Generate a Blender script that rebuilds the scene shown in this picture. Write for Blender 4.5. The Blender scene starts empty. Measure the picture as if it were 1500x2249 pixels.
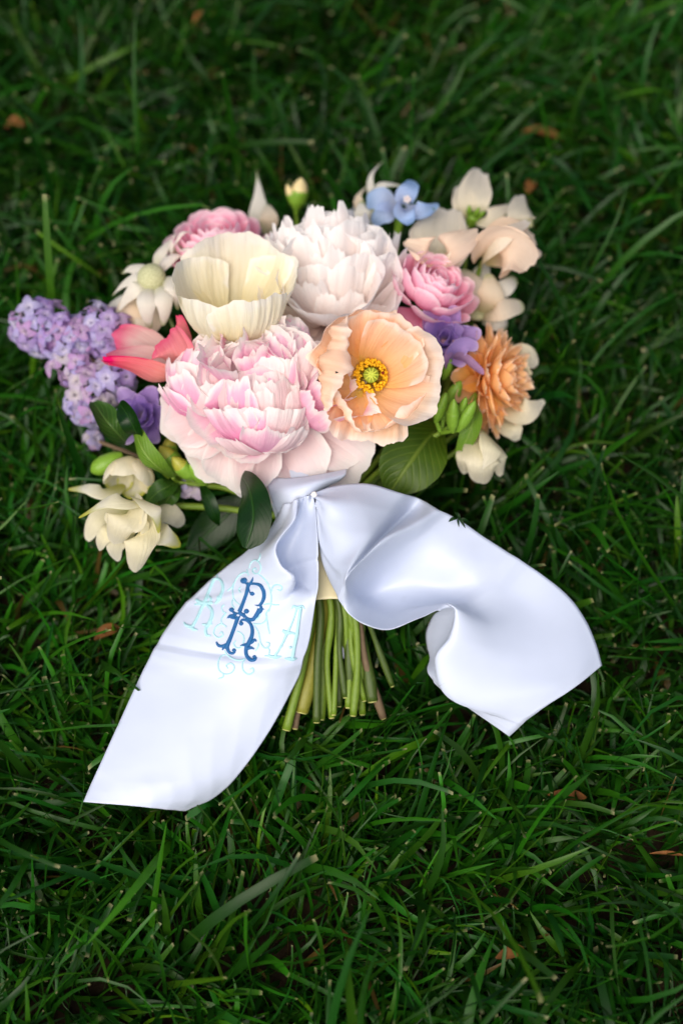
import bpy, math, random
import numpy as np
from mathutils import Vector
from mathutils.bvhtree import BVHTree

random.seed(7); RNG = np.random.default_rng(7)
scene = bpy.context.scene
col = scene.collection
rad = math.radians

# ------------------------------------------------------------------ camera
PITCH, DIST, LENS, SENS = rad(64), 0.885, 50.0, 24.0
FWD = np.array([0, math.cos(PITCH), -math.sin(PITCH)])
UPV = np.array([0, math.sin(PITCH), math.cos(PITCH)])
RGT = np.array([1.0, 0, 0])
CAM = -DIST * FWD
cam = bpy.data.cameras.new('camera'); camo = bpy.data.objects.new('camera', cam); col.objects.link(camo)
camo.location = CAM; camo.rotation_euler = (math.pi/2 - PITCH, 0, 0)
cam.sensor_fit = 'HORIZONTAL'; cam.sensor_width = SENS; cam.lens = LENS
cam.clip_start = 0.02; cam.clip_end = 100
scene.camera = camo

def at(u, v, z):
    """world point at height z that the photograph shows at pixel u, v"""
    d = FWD + RGT*((u-750)/1500*SENS/LENS) - UPV*((v-1124.5)/1500*SENS/LENS)
    return CAM + d*((z-CAM[2])/d[2])
cam.dof.use_dof = True
cam.dof.focus_distance = float(np.dot(at(620, 850, 0.108)-CAM, FWD))
cam.dof.aperture_fstop = 2.6
cam.dof.aperture_blades = 9

# ------------------------------------------------------------------ light
SUN_EL, SUN_AZ = rad(57), rad(208)        # azimuth clockwise from +Y (away from the camera)
world = bpy.data.worlds.new('World'); scene.world = world; world.use_nodes = True
nt = world.node_tree
sky = nt.nodes.new('ShaderNodeTexSky'); sky.sky_type = 'NISHITA'; sky.sun_disc = False
sky.sun_elevation = SUN_EL; sky.sun_rotation = SUN_AZ
sky.air_density = 1.0; sky.dust_density = 5.0; sky.ozone_density = 1.0
nt.links.new(sky.outputs[0], nt.nodes['Background'].inputs[0])
nt.nodes['Background'].inputs[1].default_value = 0.07
sun = bpy.data.lights.new('sun', 'SUN'); sun.energy = 1.5; sun.angle = rad(55); sun.color = (1, 0.93, 0.84)
suno = bpy.data.objects.new('sun', sun); col.objects.link(suno)
sd = Vector((math.sin(SUN_AZ)*math.cos(SUN_EL), math.cos(SUN_AZ)*math.cos(SUN_EL), math.sin(SUN_EL)))
suno.rotation_euler = sd.to_track_quat('Z', 'Y').to_euler()
scene.view_settings.view_transform = 'Standard'; scene.view_settings.look = 'None'
scene.view_settings.exposure = 0.9; scene.view_settings.gamma = 1.0
scene.view_settings.use_curve_mapping = False
cy = scene.cycles
cy.use_denoising = True
cy.max_bounces = 8; cy.diffuse_bounces = 5; cy.glossy_bounces = 3; cy.transmission_bounces = 6; cy.transparent_max_bounces = 6
cy.caustics_reflective = False; cy.caustics_refractive = False

# ------------------------------------------------------------------ materials
def lin(c):
    return tuple((x/12.92 if x <= 0.04045 else ((x+0.055)/1.055)**2.4) for x in [k/255 for k in c])
def rgba(c): return (*lin(c), 1.0)

class NT:
    def __init__(self, name):
        self.m = bpy.data.materials.new(name); self.m.use_nodes = True
        self.t = self.m.node_tree; self.t.nodes.clear()
        self.out = self.n('ShaderNodeOutputMaterial')
    def n(self, typ, **kw):
        x = self.t.nodes.new(typ)
        for k, v in kw.items():
            if k.startswith('i_'): x.inputs[k[2:].replace('_', ' ')].default_value = v
            else: setattr(x, k, v)
        return x
    def l(self, a, b): self.t.links.new(a, b)
    def math(self, op, a, b=None, c=None):
        x = self.n('ShaderNodeMath', operation=op)
        for k, v in enumerate((a, b, c)):
            if v is None: continue
            if hasattr(v, 'links'): self.l(v, x.inputs[k])
            else: x.inputs[k].default_value = v
        return x.outputs[0]
    def mix(self, fac, a, b, mode='MIX'):
        x = self.n('ShaderNodeMix', data_type='RGBA', blend_type=mode)
        for s, v in ((x.inputs[0], fac), (x.inputs[6], a), (x.inputs[7], b)):
            if hasattr(v, 'links'): self.l(v, s)
            else: s.default_value = v
        return x.outputs[2]
    def ramp(self, fac, stops):
        x = self.n('ShaderNodeValToRGB'); self.l(fac, x.inputs[0])
        e = x.color_ramp.elements
        while len(e) < len(stops): e.new(0.5)
        for k, (p, c) in enumerate(stops): e[k].position = p; e[k].color = c
        return x.outputs[0]

def petal_mat(name, stops, edge=None, edge_w=0.12, vein=0.12, vein_scale=26, trans=0.46, rough=0.5, bump=0.45,
              var=0.10, speck=None, tint=None, spec=0.3):
    N = NT(name)
    uv = N.n('ShaderNodeUVMap'); sep = N.n('ShaderNodeSeparateXYZ'); N.l(uv.outputs[0], sep.inputs[0])
    u, v = sep.outputs[0], sep.outputs[1]
    info = N.n('ShaderNodeObjectInfo'); geo = N.n('ShaderNodeNewGeometry')
    nz = N.n('ShaderNodeTexNoise', i_Scale=70.0, i_Detail=3.0); N.l(geo.outputs['Position'], nz.inputs['Vector'])
    vv = N.math('ADD', v, N.math('MULTIPLY', N.math('SUBTRACT', nz.outputs[0], 0.5), 0.25))
    c = N.ramp(vv, [(p, rgba(k)) for p, k in stops])
    # veins along the petal
    cmb = N.n('ShaderNodeCombineXYZ'); N.l(N.math('MULTIPLY', u, vein_scale), cmb.inputs[0]); N.l(N.math('MULTIPLY', v, 1.6), cmb.inputs[1])
    N.l(N.math('MULTIPLY', info.outputs['Random'], 50.0), cmb.inputs[2])
    vn = N.n('ShaderNodeTexNoise', i_Scale=1.0, i_Detail=3.0, i_Roughness=0.6); N.l(cmb.outputs[0], vn.inputs['Vector'])
    if vein:
        vf = N.math('MULTIPLY', N.math('SUBTRACT', vn.outputs[0], 0.35), vein*2.2); vf = N.math('MAXIMUM', vf, 0.0)
        dk = N.mix(1.0, c, tint if tint else rgba((205, 180, 165)), 'MULTIPLY')
        c = N.mix(vf, c, dk)
    if edge is not None:
        e = N.math('MAXIMUM', N.math('MULTIPLY', N.math('ABSOLUTE', N.math('SUBTRACT', N.math('MULTIPLY', u, 2.0), 1.0)), N.math('MINIMUM', N.math('ADD', N.math('MULTIPLY', v, 1.1), 0.3), 1.0)), v)
        ef = N.n('ShaderNodeMapRange', i_From_Min=1-edge_w*2, i_From_Max=1.0); ef.interpolation_type = 'SMOOTHSTEP'
        N.l(N.math('ADD', e, N.math('MULTIPLY', N.math('SUBTRACT', nz.outputs[0], 0.5), 0.3)), ef.inputs['Value'])
        c = N.mix(ef.outputs[0], c, rgba(edge))
    if speck is not None:
        sn = N.n('ShaderNodeTexVoronoi', i_Scale=95.0); N.l(geo.outputs['Position'], sn.inputs['Vector'])
        sf = N.n('ShaderNodeMapRange', i_From_Min=0.16, i_From_Max=0.10); N.l(sn.outputs['Distance'], sf.inputs['Value'])
        c = N.mix(sf.outputs[0], c, rgba(speck))
    hsv = N.n('ShaderNodeHueSaturation'); N.l(c, hsv.inputs['Color'])
    N.l(N.math('ADD', 1.0-var*0.5, N.math('MULTIPLY', info.outputs['Random'], var)), hsv.inputs['Value'])
    N.l(N.math('ADD', 1.0-var, N.math('MULTIPLY', info.outputs['Random'], 2*var)), hsv.inputs['Saturation'])
    c = hsv.outputs[0]
    bp = N.n('ShaderNodeBump', i_Strength=bump, i_Distance=0.0012)
    h = N.math('ADD', vn.outputs[0], N.math('MULTIPLY', nz.outputs[0], 0.3)); N.l(h, bp.inputs['Height'])
    pb = N.n('ShaderNodeBsdfPrincipled', i_Roughness=min(.8, rough+.15)); pb.inputs['Specular IOR Level'].default_value = spec*.7
    N.l(c, pb.inputs['Base Color']); N.l(bp.outputs[0], pb.inputs['Normal'])
    tr = N.n('ShaderNodeBsdfTranslucent'); N.l(c, tr.inputs[0]); N.l(bp.outputs[0], tr.inputs['Normal'])
    mx = N.n('ShaderNodeMixShader', i_Fac=trans); N.l(pb.outputs[0], mx.inputs[1]); N.l(tr.outputs[0], mx.inputs[2])
    N.l(mx.outputs[0], N.out.inputs[0])
    return N.m

def plain_mat(name, c1, c2, scale=80, rough=0.5, spec=0.4, bump=0.2, trans=0.0, stretch=None, dist=0.001):
    N = NT(name)
    tc = N.n('ShaderNodeTexCoord'); mp = N.n('ShaderNodeMapping')
    if stretch: mp.inputs['Scale'].default_value = stretch
    N.l(tc.outputs['UV' if stretch else 'Object'], mp.inputs[0])
    nz = N.n('ShaderNodeTexNoise', i_Scale=float(scale), i_Detail=4.0); N.l(mp.outputs[0], nz.inputs['Vector'])
    c = N.ramp(nz.outputs[0], [(0.3, rgba(c1)), (0.7, rgba(c2))])
    bp = N.n('ShaderNodeBump', i_Strength=bump, i_Distance=dist); N.l(nz.outputs[0], bp.inputs['Height'])
    pb = N.n('ShaderNodeBsdfPrincipled', i_Roughness=rough); pb.inputs['Specular IOR Level'].default_value = spec
    N.l(c, pb.inputs['Base Color']); N.l(bp.outputs[0], pb.inputs['Normal'])
    if trans:
        tr = N.n('ShaderNodeBsdfTranslucent'); N.l(c, tr.inputs[0])
        mx = N.n('ShaderNodeMixShader', i_Fac=trans); N.l(pb.outputs[0], mx.inputs[1]); N.l(tr.outputs[0], mx.inputs[2]); N.l(mx.outputs[0], N.out.inputs[0])
    else: N.l(pb.outputs[0], N.out.inputs[0])
    return N.m

def leaf_mat(name, c1, c2, rib, rough=0.32, side_veins=True, spec=.3):
    N = NT(name)
    uv = N.n('ShaderNodeUVMap'); sep = N.n('ShaderNodeSeparateXYZ'); N.l(uv.outputs[0], sep.inputs[0])
    au = N.math('ABSOLUTE', N.math('SUBTRACT', N.math('MULTIPLY', sep.outputs[0], 2.0), 1.0))
    geo = N.n('ShaderNodeNewGeometry'); nz = N.n('ShaderNodeTexNoise', i_Scale=60.0, i_Detail=4.0); N.l(geo.outputs['Position'], nz.inputs['Vector'])
    c = N.ramp(nz.outputs[0], [(0.3, rgba(c1)), (0.7, rgba(c2))])
    ph = N.math('SUBTRACT', N.math('MULTIPLY', sep.outputs[1], 60.0), N.math('MULTIPLY', au, 22.0))
    wv = N.math('POWER', N.math('ADD', N.math('MULTIPLY', N.math('SINE', ph), 0.5), 0.5), 6.0)
    mr = N.n('ShaderNodeMapRange', i_From_Min=0.09, i_From_Max=0.03); N.l(au, mr.inputs['Value'])
    f = N.math('MAXIMUM', N.math('MULTIPLY', wv, 0.35 if side_veins else 0.1), mr.outputs[0])
    c = N.mix(N.math('MULTIPLY', f, 0.7), c, rgba(rib))
    bp = N.n('ShaderNodeBump', i_Strength=0.5, i_Distance=0.001, invert=True); N.l(f, bp.inputs['Height'])
    pb = N.n('ShaderNodeBsdfPrincipled', i_Roughness=rough); pb.inputs['Specular IOR Level'].default_value = spec
    N.l(c, pb.inputs['Base Color']); N.l(bp.outputs[0], pb.inputs['Normal'])
    tr = N.n('ShaderNodeBsdfTranslucent'); N.l(c, tr.inputs[0])
    mx = N.n('ShaderNodeMixShader', i_Fac=0.25); N.l(pb.outputs[0], mx.inputs[1]); N.l(tr.outputs[0], mx.inputs[2]); N.l(mx.outputs[0], N.out.inputs[0])
    return N.m

def satin_mat(name, c, spots=True):
    N = NT(name)
    uv = N.n('ShaderNodeUVMap'); tc = N.n('ShaderNodeTexCoord')
    nz = N.n('ShaderNodeTexNoise', i_Scale=26.0, i_Detail=3.0); N.l(tc.outputs['Object'], nz.inputs['Vector'])
    cc = N.ramp(nz.outputs[0], [(0.3, rgba(c)), (0.75, rgba(tuple(int(x*0.97) for x in c)))])
    if spots:     # a few faint grass smudges
        vo = N.n('ShaderNodeTexVoronoi', i_Scale=17.0); N.l(tc.outputs['Object'], vo.inputs['Vector'])
        n2 = N.n('ShaderNodeTexNoise', i_Scale=160.0, i_Detail=3.0); N.l(tc.outputs['Object'], n2.inputs['Vector'])
        sf = N.n('ShaderNodeMapRange', i_From_Min=0.11, i_From_Max=0.03); N.l(N.math('ADD', vo.outputs['Distance'], N.math('MULTIPLY', N.math('SUBTRACT', n2.outputs[0], 0.45), 0.3)), sf.inputs['Value'])
        cc = N.mix(N.math('MULTIPLY', sf.outputs[0], 0.22), cc, rgba((150, 160, 165)))
    mp = N.n('ShaderNodeMapping'); mp.inputs['Scale'].default_value = (160, 700, 1); N.l(uv.outputs[0], mp.inputs[0])
    wn = N.n('ShaderNodeTexNoise', i_Scale=1.0, i_Detail=1.0); N.l(mp.outputs[0], wn.inputs['Vector'])
    wr = N.n('ShaderNodeTexNoise', i_Scale=40.0, i_Detail=2.0); N.l(tc.outputs['Object'], wr.inputs['Vector'])
    bp = N.n('ShaderNodeBump', i_Strength=0.25, i_Distance=0.0006); N.l(N.math('ADD', N.math('MULTIPLY', wn.outputs[0], 0.12), N.math('MULTIPLY', wr.outputs[0], 1.5)), bp.inputs['Height'])
    pb = N.n('ShaderNodeBsdfPrincipled', i_Roughness=0.38); pb.inputs['Specular IOR Level'].default_value = 0.45
    pb.inputs['Sheen Weight'].default_value = 0.15
    N.l(cc, pb.inputs['Base Color']); N.l(bp.outputs[0], pb.inputs['Normal'])
    tr = N.n('ShaderNodeBsdfTranslucent'); N.l(cc, tr.inputs[0])
    mx = N.n('ShaderNodeMixShader', i_Fac=0.12); N.l(pb.outputs[0], mx.inputs[1]); N.l(tr.outputs[0], mx.inputs[2]); N.l(mx.outputs[0], N.out.inputs[0])
    return N.m

M = {}
M['peony'] = petal_mat('pink_peony_petal', [(0.0, (228, 110, 170)), (0.42, (244, 168, 208)), (0.8, (249, 204, 224)), (1.0, (252, 230, 238))], edge=(250, 242, 240), edge_w=0.10, vein=0.10, trans=0.42, rough=0.42, tint=rgba((238, 190, 210)))
M['peony_guard'] = petal_mat('pale_peony_petal', [(0.0, (238, 180, 196)), (0.4, (246, 218, 220)), (1.0, (252, 240, 238))], edge=(248, 244, 240), edge_w=0.08, vein=0.08, trans=0.46, rough=0.45, tint=rgba((236, 205, 212)))
M['white_peony'] = petal_mat('white_peony_petal', [(0.0, (246, 216, 206)), (0.4, (250, 236, 230)), (1.0, (253, 249, 247))], edge=(252, 249, 247), edge_w=0.08, vein=0.06, trans=0.48, rough=0.5, tint=rgba((246, 226, 218)))
M['cream'] = petal_mat('cream_poppy_petal', [(0.0, (224, 198, 90)), (0.3, (243, 231, 184)), (0.7, (248, 242, 216)), (1.0, (250, 247, 234))], edge=(250, 247, 236), edge_w=0.06, vein=0.22, vein_scale=34, trans=0.46, rough=0.45, bump=0.5, tint=rgba((232, 218, 160)))
M['peach'] = petal_mat('peach_poppy_petal', [(0.0, (230, 200, 60)), (0.16, (248, 198, 122)), (0.55, (251, 210, 168)), (1.0, (253, 230, 210))], edge=(254, 238, 224), edge_w=0.08, vein=0.25, vein_scale=30, trans=0.46, rough=0.45, bump=0.5, tint=rgba((240, 180, 130)))
M['coral'] = petal_mat('coral_poppy_petal', [(0.0, (246, 214, 196)), (0.35, (244, 176, 168)), (0.75, (240, 128, 142)), (1.0, (240, 92, 138))], edge=(238, 70, 122), edge_w=0.05, vein=0.4, vein_scale=36, trans=0.46, rough=0.45, bump=0.5, tint=rgba((240, 130, 120)))
M['coral_in'] = petal_mat('coral_poppy_pale_petal', [(0.0, (240, 214, 206)), (0.6, (242, 206, 202)), (0.85, (240, 134, 160)), (1.0, (240, 96, 146))], vein=0.3, vein_scale=36, trans=0.46, rough=0.5, bump=0.4, tint=rgba((236, 150, 150)))
M['ranunculus'] = petal_mat('pink_ranunculus_petal', [(0.0, (250, 140, 184)), (0.5, (254, 186, 212)), (1.0, (255, 212, 226))], edge=(255, 230, 238), edge_w=0.08, vein=0.1, trans=0.42, rough=0.45, tint=rgba((246, 180, 210)))
M['freesia'] = petal_mat('purple_freesia_petal', [(0.0, (206, 184, 206)), (0.3, (172, 144, 214)), (1.0, (192, 164, 224))], edge=(212, 190, 234), edge_w=0.08, vein=0.2, trans=0.46, rough=0.42, tint=rgba((150, 110, 190)))
M['mauve'] = petal_mat('mauve_freesia_petal', [(0.0, (150, 150, 90)), (0.25, (170, 130, 170)), (1.0, (190, 150, 205))], vein=0.2, trans=0.46, rough=0.42, tint=rgba((160, 120, 180)))
M['dahlia'] = petal_mat('peach_dahlia_petal', [(0.0, (253, 204, 116)), (0.5, (254, 206, 138)), (1.0, (254, 208, 160))], edge=(254, 224, 196), edge_w=0.06, vein=0.12, vein_scale=16, trans=0.42, rough=0.5, tint=rgba((246, 190, 150)))
M['flannel'] = petal_mat('flannel_flower_petal', [(0.0, (214, 216, 186)), (0.3, (240, 236, 224)), (0.84, (242, 238, 228)), (1.0, (160, 172, 110))], vein=0.08, vein_scale=10, trans=0.46, rough=0.75, bump=0.2, tint=rgba((220, 214, 196)), spec=0.15)
M['flannel_blush'] = petal_mat('blush_flannel_petal', [(0.0, (190, 186, 140)), (0.3, (232, 212, 186)), (0.9, (240, 230, 210)), (1.0, (200, 205, 160))], vein=0.08, vein_scale=10, trans=0.46, rough=0.7, bump=0.2, tint=rgba((220, 204, 186)), spec=0.15)
M['sweetpea'] = petal_mat('cream_sweet_pea_petal', [(0.0, (226, 222, 160)), (0.3, (240, 230, 204)), (1.0, (246, 236, 220))], edge=(248, 240, 228), edge_w=0.05, vein=0.12, vein_scale=30, trans=0.46, rough=0.5, tint=rgba((228, 214, 180)))
M['sweetpea_blush'] = petal_mat('blush_sweet_pea_petal', [(0.0, (236, 216, 160)), (0.3, (240, 214, 190)), (1.0, (246, 228, 210))], vein=0.12, vein_scale=30, trans=0.46, rough=0.5, tint=rgba((234, 206, 180)))
M['narcissus'] = petal_mat('ivory_petal', [(0.0, (206, 206, 110)), (0.22, (238, 230, 190)), (1.0, (246, 240, 220))], vein=0.10, vein_scale=20, trans=0.46, rough=0.42, tint=rgba((230, 220, 180)))
M['narcissus_green'] = petal_mat('ivory_petal_with_green_edge', [(0.0, (204, 206, 70)), (0.35, (240, 234, 196)), (0.72, (244, 240, 222)), (1.0, (204, 206, 70))], edge=(212, 212, 84), edge_w=0.08, vein=0.10, trans=0.46, rough=0.42, tint=rgba((230, 220, 170)))
M['tweedia'] = petal_mat('sky_blue_petal', [(0.0, (210, 218, 238)), (0.4, (186, 204, 238)), (1.0, (164, 196, 236))], vein=0.15, vein_scale=14, trans=0.46, rough=0.6, speck=(90, 120, 70), tint=rgba((190, 180, 225)))
M['lilac_a'] = petal_mat('lilac_floret_violet', [(0.0, (216, 204, 228)), (0.4, (194, 172, 222)), (1.0, (184, 156, 214))], vein=0.0, trans=0.46, rough=0.5)
M['lilac_b'] = petal_mat('lilac_floret_blue', [(0.0, (230, 224, 238)), (0.4, (200, 194, 230)), (1.0, (190, 178, 226))], vein=0.0, trans=0.46, rough=0.5)
M['lilac_c'] = petal_mat('lilac_floret_mauve', [(0.0, (224, 208, 220)), (0.4, (208, 178, 216)), (1.0, (202, 158, 208))], vein=0.0, trans=0.46, rough=0.5)
M['lilac_d'] = petal_mat('lilac_floret_pale', [(0.0, (218, 210, 208)), (0.5, (212, 200, 218)), (1.0, (206, 190, 214))], vein=0.0, trans=0.46, rough=0.5)
M['stem'] = plain_mat('green_stem', (78, 112, 24), (124, 146, 46), 40, 0.42, 0.4, 0.25, stretch=(3, 1.2, 1))
M['stem_dark'] = plain_mat('dark_green_stem', (40, 66, 18), (80, 96, 34), 40, 0.42, 0.4, 0.25, stretch=(3, 1.2, 1))
M['stem_brown'] = plain_mat('brown_woody_stem', (96, 80, 60), (124, 104, 80), 40, 0.6, 0.3, 0.3, stretch=(3, 1.2, 1))
M['stem_yellow'] = plain_mat('yellow_green_stem', (112, 112, 34), (140, 138, 54), 40, 0.42, 0.4, 0.25, stretch=(3, 1.2, 1))
M['cut'] = plain_mat('cut_stem_end', (176, 176, 96), (200, 200, 130), 400, 0.6, 0.3, 0.3)
M['bud'] = plain_mat('green_bud', (104, 150, 40), (142, 180, 62), 60, 0.36, 0.45, 0.15, trans=0.2, stretch=(3, 0.6, 1))
M['bud_yellow'] = plain_mat('yellow_green_bud', (150, 156, 50), (186, 180, 74), 60, 0.36, 0.45, 0.15, trans=0.2, stretch=(3, 0.6, 1))
M['bud_tip'] = plain_mat('pale_bud', (226, 206, 130), (240, 220, 180), 60, 0.45, 0.35, 0.15, trans=0.2, stretch=(2, 1, 1))
M['leaf'] = leaf_mat('leaf_mid_green', (40, 76, 20), (58, 94, 28), (98, 132, 60))
M['leaf_lime'] = leaf_mat('leaf_lime_underside', (86, 124, 30), (106, 142, 44), (140, 166, 80))
M['leaf_dark'] = leaf_mat('leaf_glossy_dark', (10, 40, 6), (18, 54, 10), (40, 78, 26), rough=0.34, side_veins=False)
M['leaf_olive'] = leaf_mat('leaf_olive', (50, 76, 6), (66, 92, 12), (104, 126, 40), rough=0.45)
M['disc'] = plain_mat('felted_flower_disc', (166, 168, 128), (196, 196, 156), 900, 0.9, 0.1, 0.8)
M['pod'] = plain_mat('poppy_seed_pod', (120, 140, 40), (150, 165, 50), 200, 0.5, 0.4, 0.2)
M['pod_star'] = plain_mat('poppy_stigma', (176, 190, 60), (196, 204, 80), 300, 0.6, 0.3, 0.2)
M['stamen'] = plain_mat('yellow_stamens', (218, 158, 16), (236, 186, 36), 300, 0.7, 0.2, 0.2)
M['anther_dark'] = plain_mat('dark_red_anther', (110, 26, 16), (140, 40, 20), 300, 0.7, 0.2, 0.2)
M['satin'] = satin_mat('white_satin', (206, 216, 236))
M['satin_under'] = satin_mat('cream_satin_wrap', (226, 216, 176), False)
M['thread_blue'] = plain_mat('deep_blue_thread', (18, 84, 140), (30, 104, 160), 2.0, 0.45, 0.4, 0.7, stretch=(1, 260, 1), dist=0.0004)
M['thread_aqua'] = plain_mat('pale_aqua_thread', (158, 210, 219), (184, 224, 231), 2.0, 0.45, 0.4, 0.7, stretch=(1, 260, 1), dist=0.0004)
M['pearl'] = plain_mat('pearl', (236, 232, 226), (244, 242, 238), 60, 0.15, 0.6, 0.02)
M['insect'] = plain_mat('black_insect', (14, 12, 10), (26, 22, 18), 300, 0.4, 0.4, 0.2)
M['dead'] = plain_mat('dead_leaf_brown', (92, 58, 28), (132, 86, 42), 120, 0.7, 0.2, 0.6)
M['soil'] = plain_mat('dark_soil', (26, 20, 14), (50, 40, 26), 90, 0.9, 0.1, 1.0, dist=0.004)

# ------------------------------------------------------------------ geometry helpers
FOOT = []          # world vertices of everything that presses the grass down

def mesh_from(name, V, F, UV=None, smooth=True):
    me = bpy.data.meshes.new(name)
    me.from_pydata([tuple(p) for p in V], [], F)
    if UV is not None:
        ul = me.uv_layers.new(name='UVMap')
        li = np.empty(len(me.loops), dtype=np.int32); me.loops.foreach_get('vertex_index', li)
        ul.data.foreach_set('uv', np.asarray(UV, dtype=np.float32)[li].ravel())
    if smooth: me.polygons.foreach_set('use_smooth', [True]*len(me.polygons))
    me.update()
    return me

def link(name, me, mat, parent=None, origin=None):
    o = bpy.data.objects.new(name, me); col.objects.link(o)
    if mat is not None and not me.materials: me.materials.append(mat)
    if parent is not None: o.parent = parent
    return o

def grid_faces(nv, nu):
    i, j = np.meshgrid(np.arange(nv-1), np.arange(nu-1), indexing='ij')
    a = (i*nu+j).ravel()
    return np.stack([a, a+1, a+nu+1, a+nu], 1).tolist()

def catmull(P, n):
    P = np.asarray(P, float)
    if len(P) == 2: return P[0]+(P[1]-P[0])*np.linspace(0, 1, n)[:, None]
    Q = np.vstack([2*P[0]-P[1], P, 2*P[-1]-P[-2]])
    x = np.linspace(0, len(P)-1, n); k = np.minimum(x.astype(int), len(P)-2); t = (x-k)[:, None]
    p0, p1, p2, p3 = Q[k], Q[k+1], Q[k+2], Q[k+3]
    return 0.5*((2*p1)+(-p0+p2)*t+(2*p0-5*p1+4*p2-p3)*t*t+(-p0+3*p1-3*p2+p3)*t**3)

def unit(v): v = np.asarray(v, float); return v/(np.linalg.norm(v, axis=-1, keepdims=True)+1e-12)
def scr(r, u, c, pos=None):
    """direction given as screen right, screen up, towards the camera"""
    return unit(RGT*r+UPV*u-FWD*c)

def sines(x, rng, freqs, decay=0.7):
    y = 0; a = 1
    for f in freqs:
        y = y+a*np.sin(f*x+rng.uniform(0, 6.28)); a *= decay
    return y

def tag(o, label=None, cat=None, group=None, kind=None):
    if label: o['label'] = label
    if cat: o['category'] = cat
    if group: o['group'] = group
    if kind: o['kind'] = kind
    return o

def thing(name, label, cat, loc, group=None):
    o = bpy.data.objects.new(name, None); col.objects.link(o)
    o.location = [float(x) for x in loc]; o.empty_display_size = 0.01
    return tag(o, label, cat, group)

def put(root, name, V, F, mat, UV=None, smooth=True, foot=True):
    """a part: V in world coordinates"""
    V = np.asarray(V, float)
    if foot: FOOT.append(V)
    L = np.array(root.location) if root is not None else 0
    return link(name, mesh_from(name, V-L, F, UV, smooth), mat, root)

PROF = {
    'round': [(0, .28), (.15, .5), (.4, .85), (.7, 1), (1, .98)],
    'fan': [(0, .12), (.2, .42), (.5, .8), (.8, 1), (1, 1.06)],
    'wide': [(0, .45), (.2, .66), (.5, .86), (.8, 1), (1, 1.05)],
    'oval': [(0, .3), (.25, .75), (.5, 1), (.75, .92), (1, .6)],
    'point': [(0, .35), (.25, .85), (.5, 1), (.75, .74), (.92, .3), (1, .04)],
    'strap': [(0, .5), (.3, .85), (.6, 1), (.85, .9), (1, .55)],
    'leaf': [(0, .06), (.12, .45), (.35, .92), (.55, 1), (.75, .82), (.9, .45), (1, .03)],
    'spoon': [(0, .2), (.3, .4), (.6, .95), (.8, 1), (1, .8)],
}
def prof(name, t):
    p = PROF[name] if isinstance(name, str) else name
    xs, ys = zip(*p)
    tt = np.linspace(0, 1, 60); y = np.interp(tt, xs, ys)
    k = np.ones(7)/7; y = np.convolve(np.pad(y, 3, mode='edge'), k, 'valid')
    return np.interp(t, tt, y)

def sheet_params(rng, nu, nv, rnd, notch, nf):
    s = np.linspace(-1, 1, nu); t = np.linspace(0, 1, nv)
    tl = 1-rnd*1.35*(1-np.sqrt(np.maximum(1-.97*s**2, 0)))
    if notch:
        n = sines(s*nf, rng, (0.8, 1.7, 3.6, 7.9), 0.6)
        tl = tl+notch*0.55*n
    return s, t, tl

def waves(rng, S, T, ruf, rf, crink, cf):
    """displacement along the normal in units of the half width"""
    d = 0
    for _ in range(4):
        k1, k2 = rng.normal(0, 3.2), rng.normal(0, 4.5)
        d = d+.013*np.sin(k1*S+k2*T+rng.uniform(0, 6.28))*(T**.8)
    if ruf:
        e = T**1.6*(0.35+0.65*np.abs(S))
        d = d+ruf*e*(np.sin(rf*S*2.2+rng.uniform(0, 6.28)+1.2*T)+0.6*np.sin(rf*S*4.1+rng.uniform(0, 6.28)-1.5*T)+0.25*np.sin(rf*S*9+rng.uniform(0, 6.28)))
    if crink:
        w = S+0.06*np.sin(5*T+rng.uniform(0, 6))
        for _ in range(5):
            k1, k2 = rng.normal(0, cf*.7), rng.normal(0, 9)
            d = d+crink*.45*(.5-np.abs(np.sin(k1*S+k2*T+rng.uniform(0, 6.28))))*(T**.8)
        d = d+crink*(T**0.7)*(np.sin(cf*w+rng.uniform(0, 6))*0.6+0.5*np.sin(cf*1.9*w+rng.uniform(0, 6)+2*T)+0.35*np.sin(cf*0.6*w+7*T+rng.uniform(0, 6)))
    return d

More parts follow.
